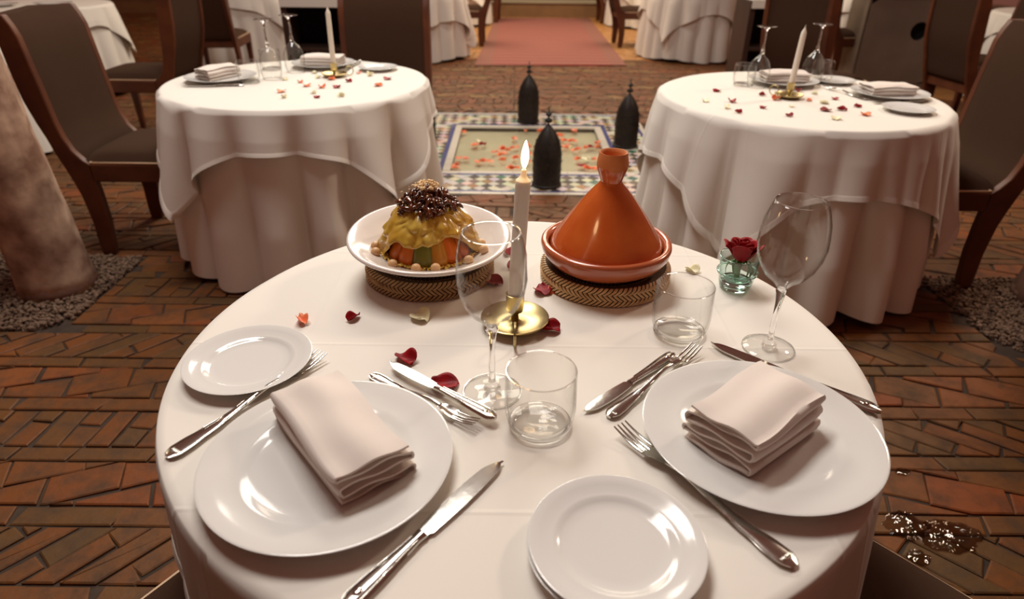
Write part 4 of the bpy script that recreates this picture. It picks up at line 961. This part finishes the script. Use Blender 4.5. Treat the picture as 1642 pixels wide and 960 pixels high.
petal('pale', 1, .35, 1.150, ZP, .8, 'cream petal between the tumbler and the rose glass'); petal('coral', 0, .082, 1.063, ZP+.002, -.3, 'coral petal leaning on the clay pot trivet', sc=1.0, tilt=.5)
ps = random.Random(31)
LT = dict(coral=[(-.951,2.748),(-.928,2.943),(-.881,2.871),(-.81,2.843),(-.815,3.02),(-.583,2.894),(-.725,3.17)], red=[(-.78,2.651),(-.748,2.846),(-.724,2.974),(-.565,3.04)], pale=[(-1.013,3.0),(-.909,2.645),(-.814,2.731),(-.692,2.678),(-.926,3.16),(-.881,3.051),(-.658,3.12)])
RT = dict(red=[(.856,2.852),(.862,2.652),(.833,2.474),(1.024,2.778),(.95,2.552),(1.005,2.429),(1.20,2.86),(1.299,2.724),(1.176,2.519),(1.245,2.532),(1.331,2.593)], coral=[(1.053,2.70),(1.18,2.685),(1.299,2.456)], pale=[(.758,2.658),(.809,2.543),(1.07,2.581),(1.256,2.822),(1.223,2.647),(1.163,2.394)])
CN = dict(coral='coral orange', red='dark red', pale='pale cream')
ORD = ['first', 'second', 'third', 'fourth', 'fifth', 'sixth', 'seventh', 'eighth', 'ninth', 'tenth', 'eleventh']
for side, T_ in (('left', LT), ('right', RT)):
    for ck, L in T_.items():
        L = sorted(L, key=lambda p: p[0]/(p[1]+.25))
        for i, (x, y_) in enumerate(L): petal(ck, ps.randrange(4), x, y_, ZP, ps.uniform(0, 6), f'{ORD[i]} {CN[ck]} petal from the left on the back {side} table', f'{CN[ck]} petals on the back {side} table', ps.uniform(.9, 1.3))
BP = [(-.382,5.022),(-.273,4.699),(-.294,4.671),(-.254,4.781),(-.212,4.696),(-.142,4.492),(-.097,4.425),(-.117,4.523),(-.074,4.562),(-.045,4.551),(-.008,4.603),(-.077,4.319),(-.378,4.355),(-.321,4.345),(-.24,4.285),(-.202,4.28),(-.167,4.286),(-.033,4.152),(-.006,4.142),(.024,4.154),(-.385,4.183),(-.378,4.139),(.006,4.862),(.09,5.09),(.118,4.634),(.111,4.469),(0,4.357),(.098,4.29),(.191,5.08),(.298,5.10),(.341,4.947),(.354,4.847),(.371,4.806),(.39,4.697),(.429,4.808),(.458,4.795),(.378,4.631),(.408,4.632),(.422,4.568),(.473,4.608),(.519,4.628),(.551,4.65),(.601,4.732),(.6,4.639),(.467,5.09),(.43,4.348),(.503,4.374),(.547,4.357),(.461,4.224),(.47,4.169),(.503,4.159),(.542,4.15),(.571,4.162)]
cnt = {'red': 0, 'pale': 0}
for i, (x, y_) in enumerate(BP):
    ck = 'red' if i in (4, 41, 48) else 'pale' if i in (3, 37, 46) else 'coral'
    for q in range(1 if i % 2 else 2):
        if ck == 'coral': lb = 'coral orange rose petal floating on the mosaic basin'
        else: lb = f'{CN[ck]} rose petal floating in the basin, ' + {4: 'left of the flame', 41: 'upper one by the clay pot', 48: 'lower one by the clay pot', 3: 'top left', 37: 'right of the near lantern', 46: 'lower right'}[i] + (', underneath' if q == 0 and i % 2 == 0 else '')
        petal(ck, ps.randrange(4), x+q*ps.uniform(-.03, .03), min(5.1, y_+q*ps.uniform(-.03, .03)), -.0118+q*.004, ps.uniform(0, 6), lb, f'{CN[ck]} petals floating in the basin', ps.uniform(1.2, 1.7))

# puddle on the bricks at lower right
def pud(cx, cy, r, seed):
    mb = MB(); n = 48; rg_ = []
    f = lambda a, k: r*k*(1+.35*noise.noise(Vector((math.cos(a)*1.4+seed, math.sin(a)*1.4, seed)))+.15*noise.noise(Vector((math.cos(a)*4, math.sin(a)*4, seed))))
    for k, z in ((1, .0005), (.97, .0022), (.6, .0026), (.25, .0028)): rg_.append([(cx+f(2*PI*i/n, k)*math.cos(2*PI*i/n), cy+.7*f(2*PI*i/n, k)*math.sin(2*PI*i/n), z) for i in range(n)])
    mb.loft(rg_); return mb
for cx, cy, r, lb in ((1.12, 1.165, .075, 'small puddle glinting on the bricks at lower right'), (1.02, 1.20, .06, 'dark wet puddle left of the glinting puddle'), (1.115, 1.395, .02, 'tiny splash of water far above the puddles'), (1.0, 1.10, .03, 'small splash of water below the dark wet puddle')):
    tag(obj('water_puddle', pud(cx, cy, r, cx*5), M['puddle'], smooth=60), lb, 'puddle')
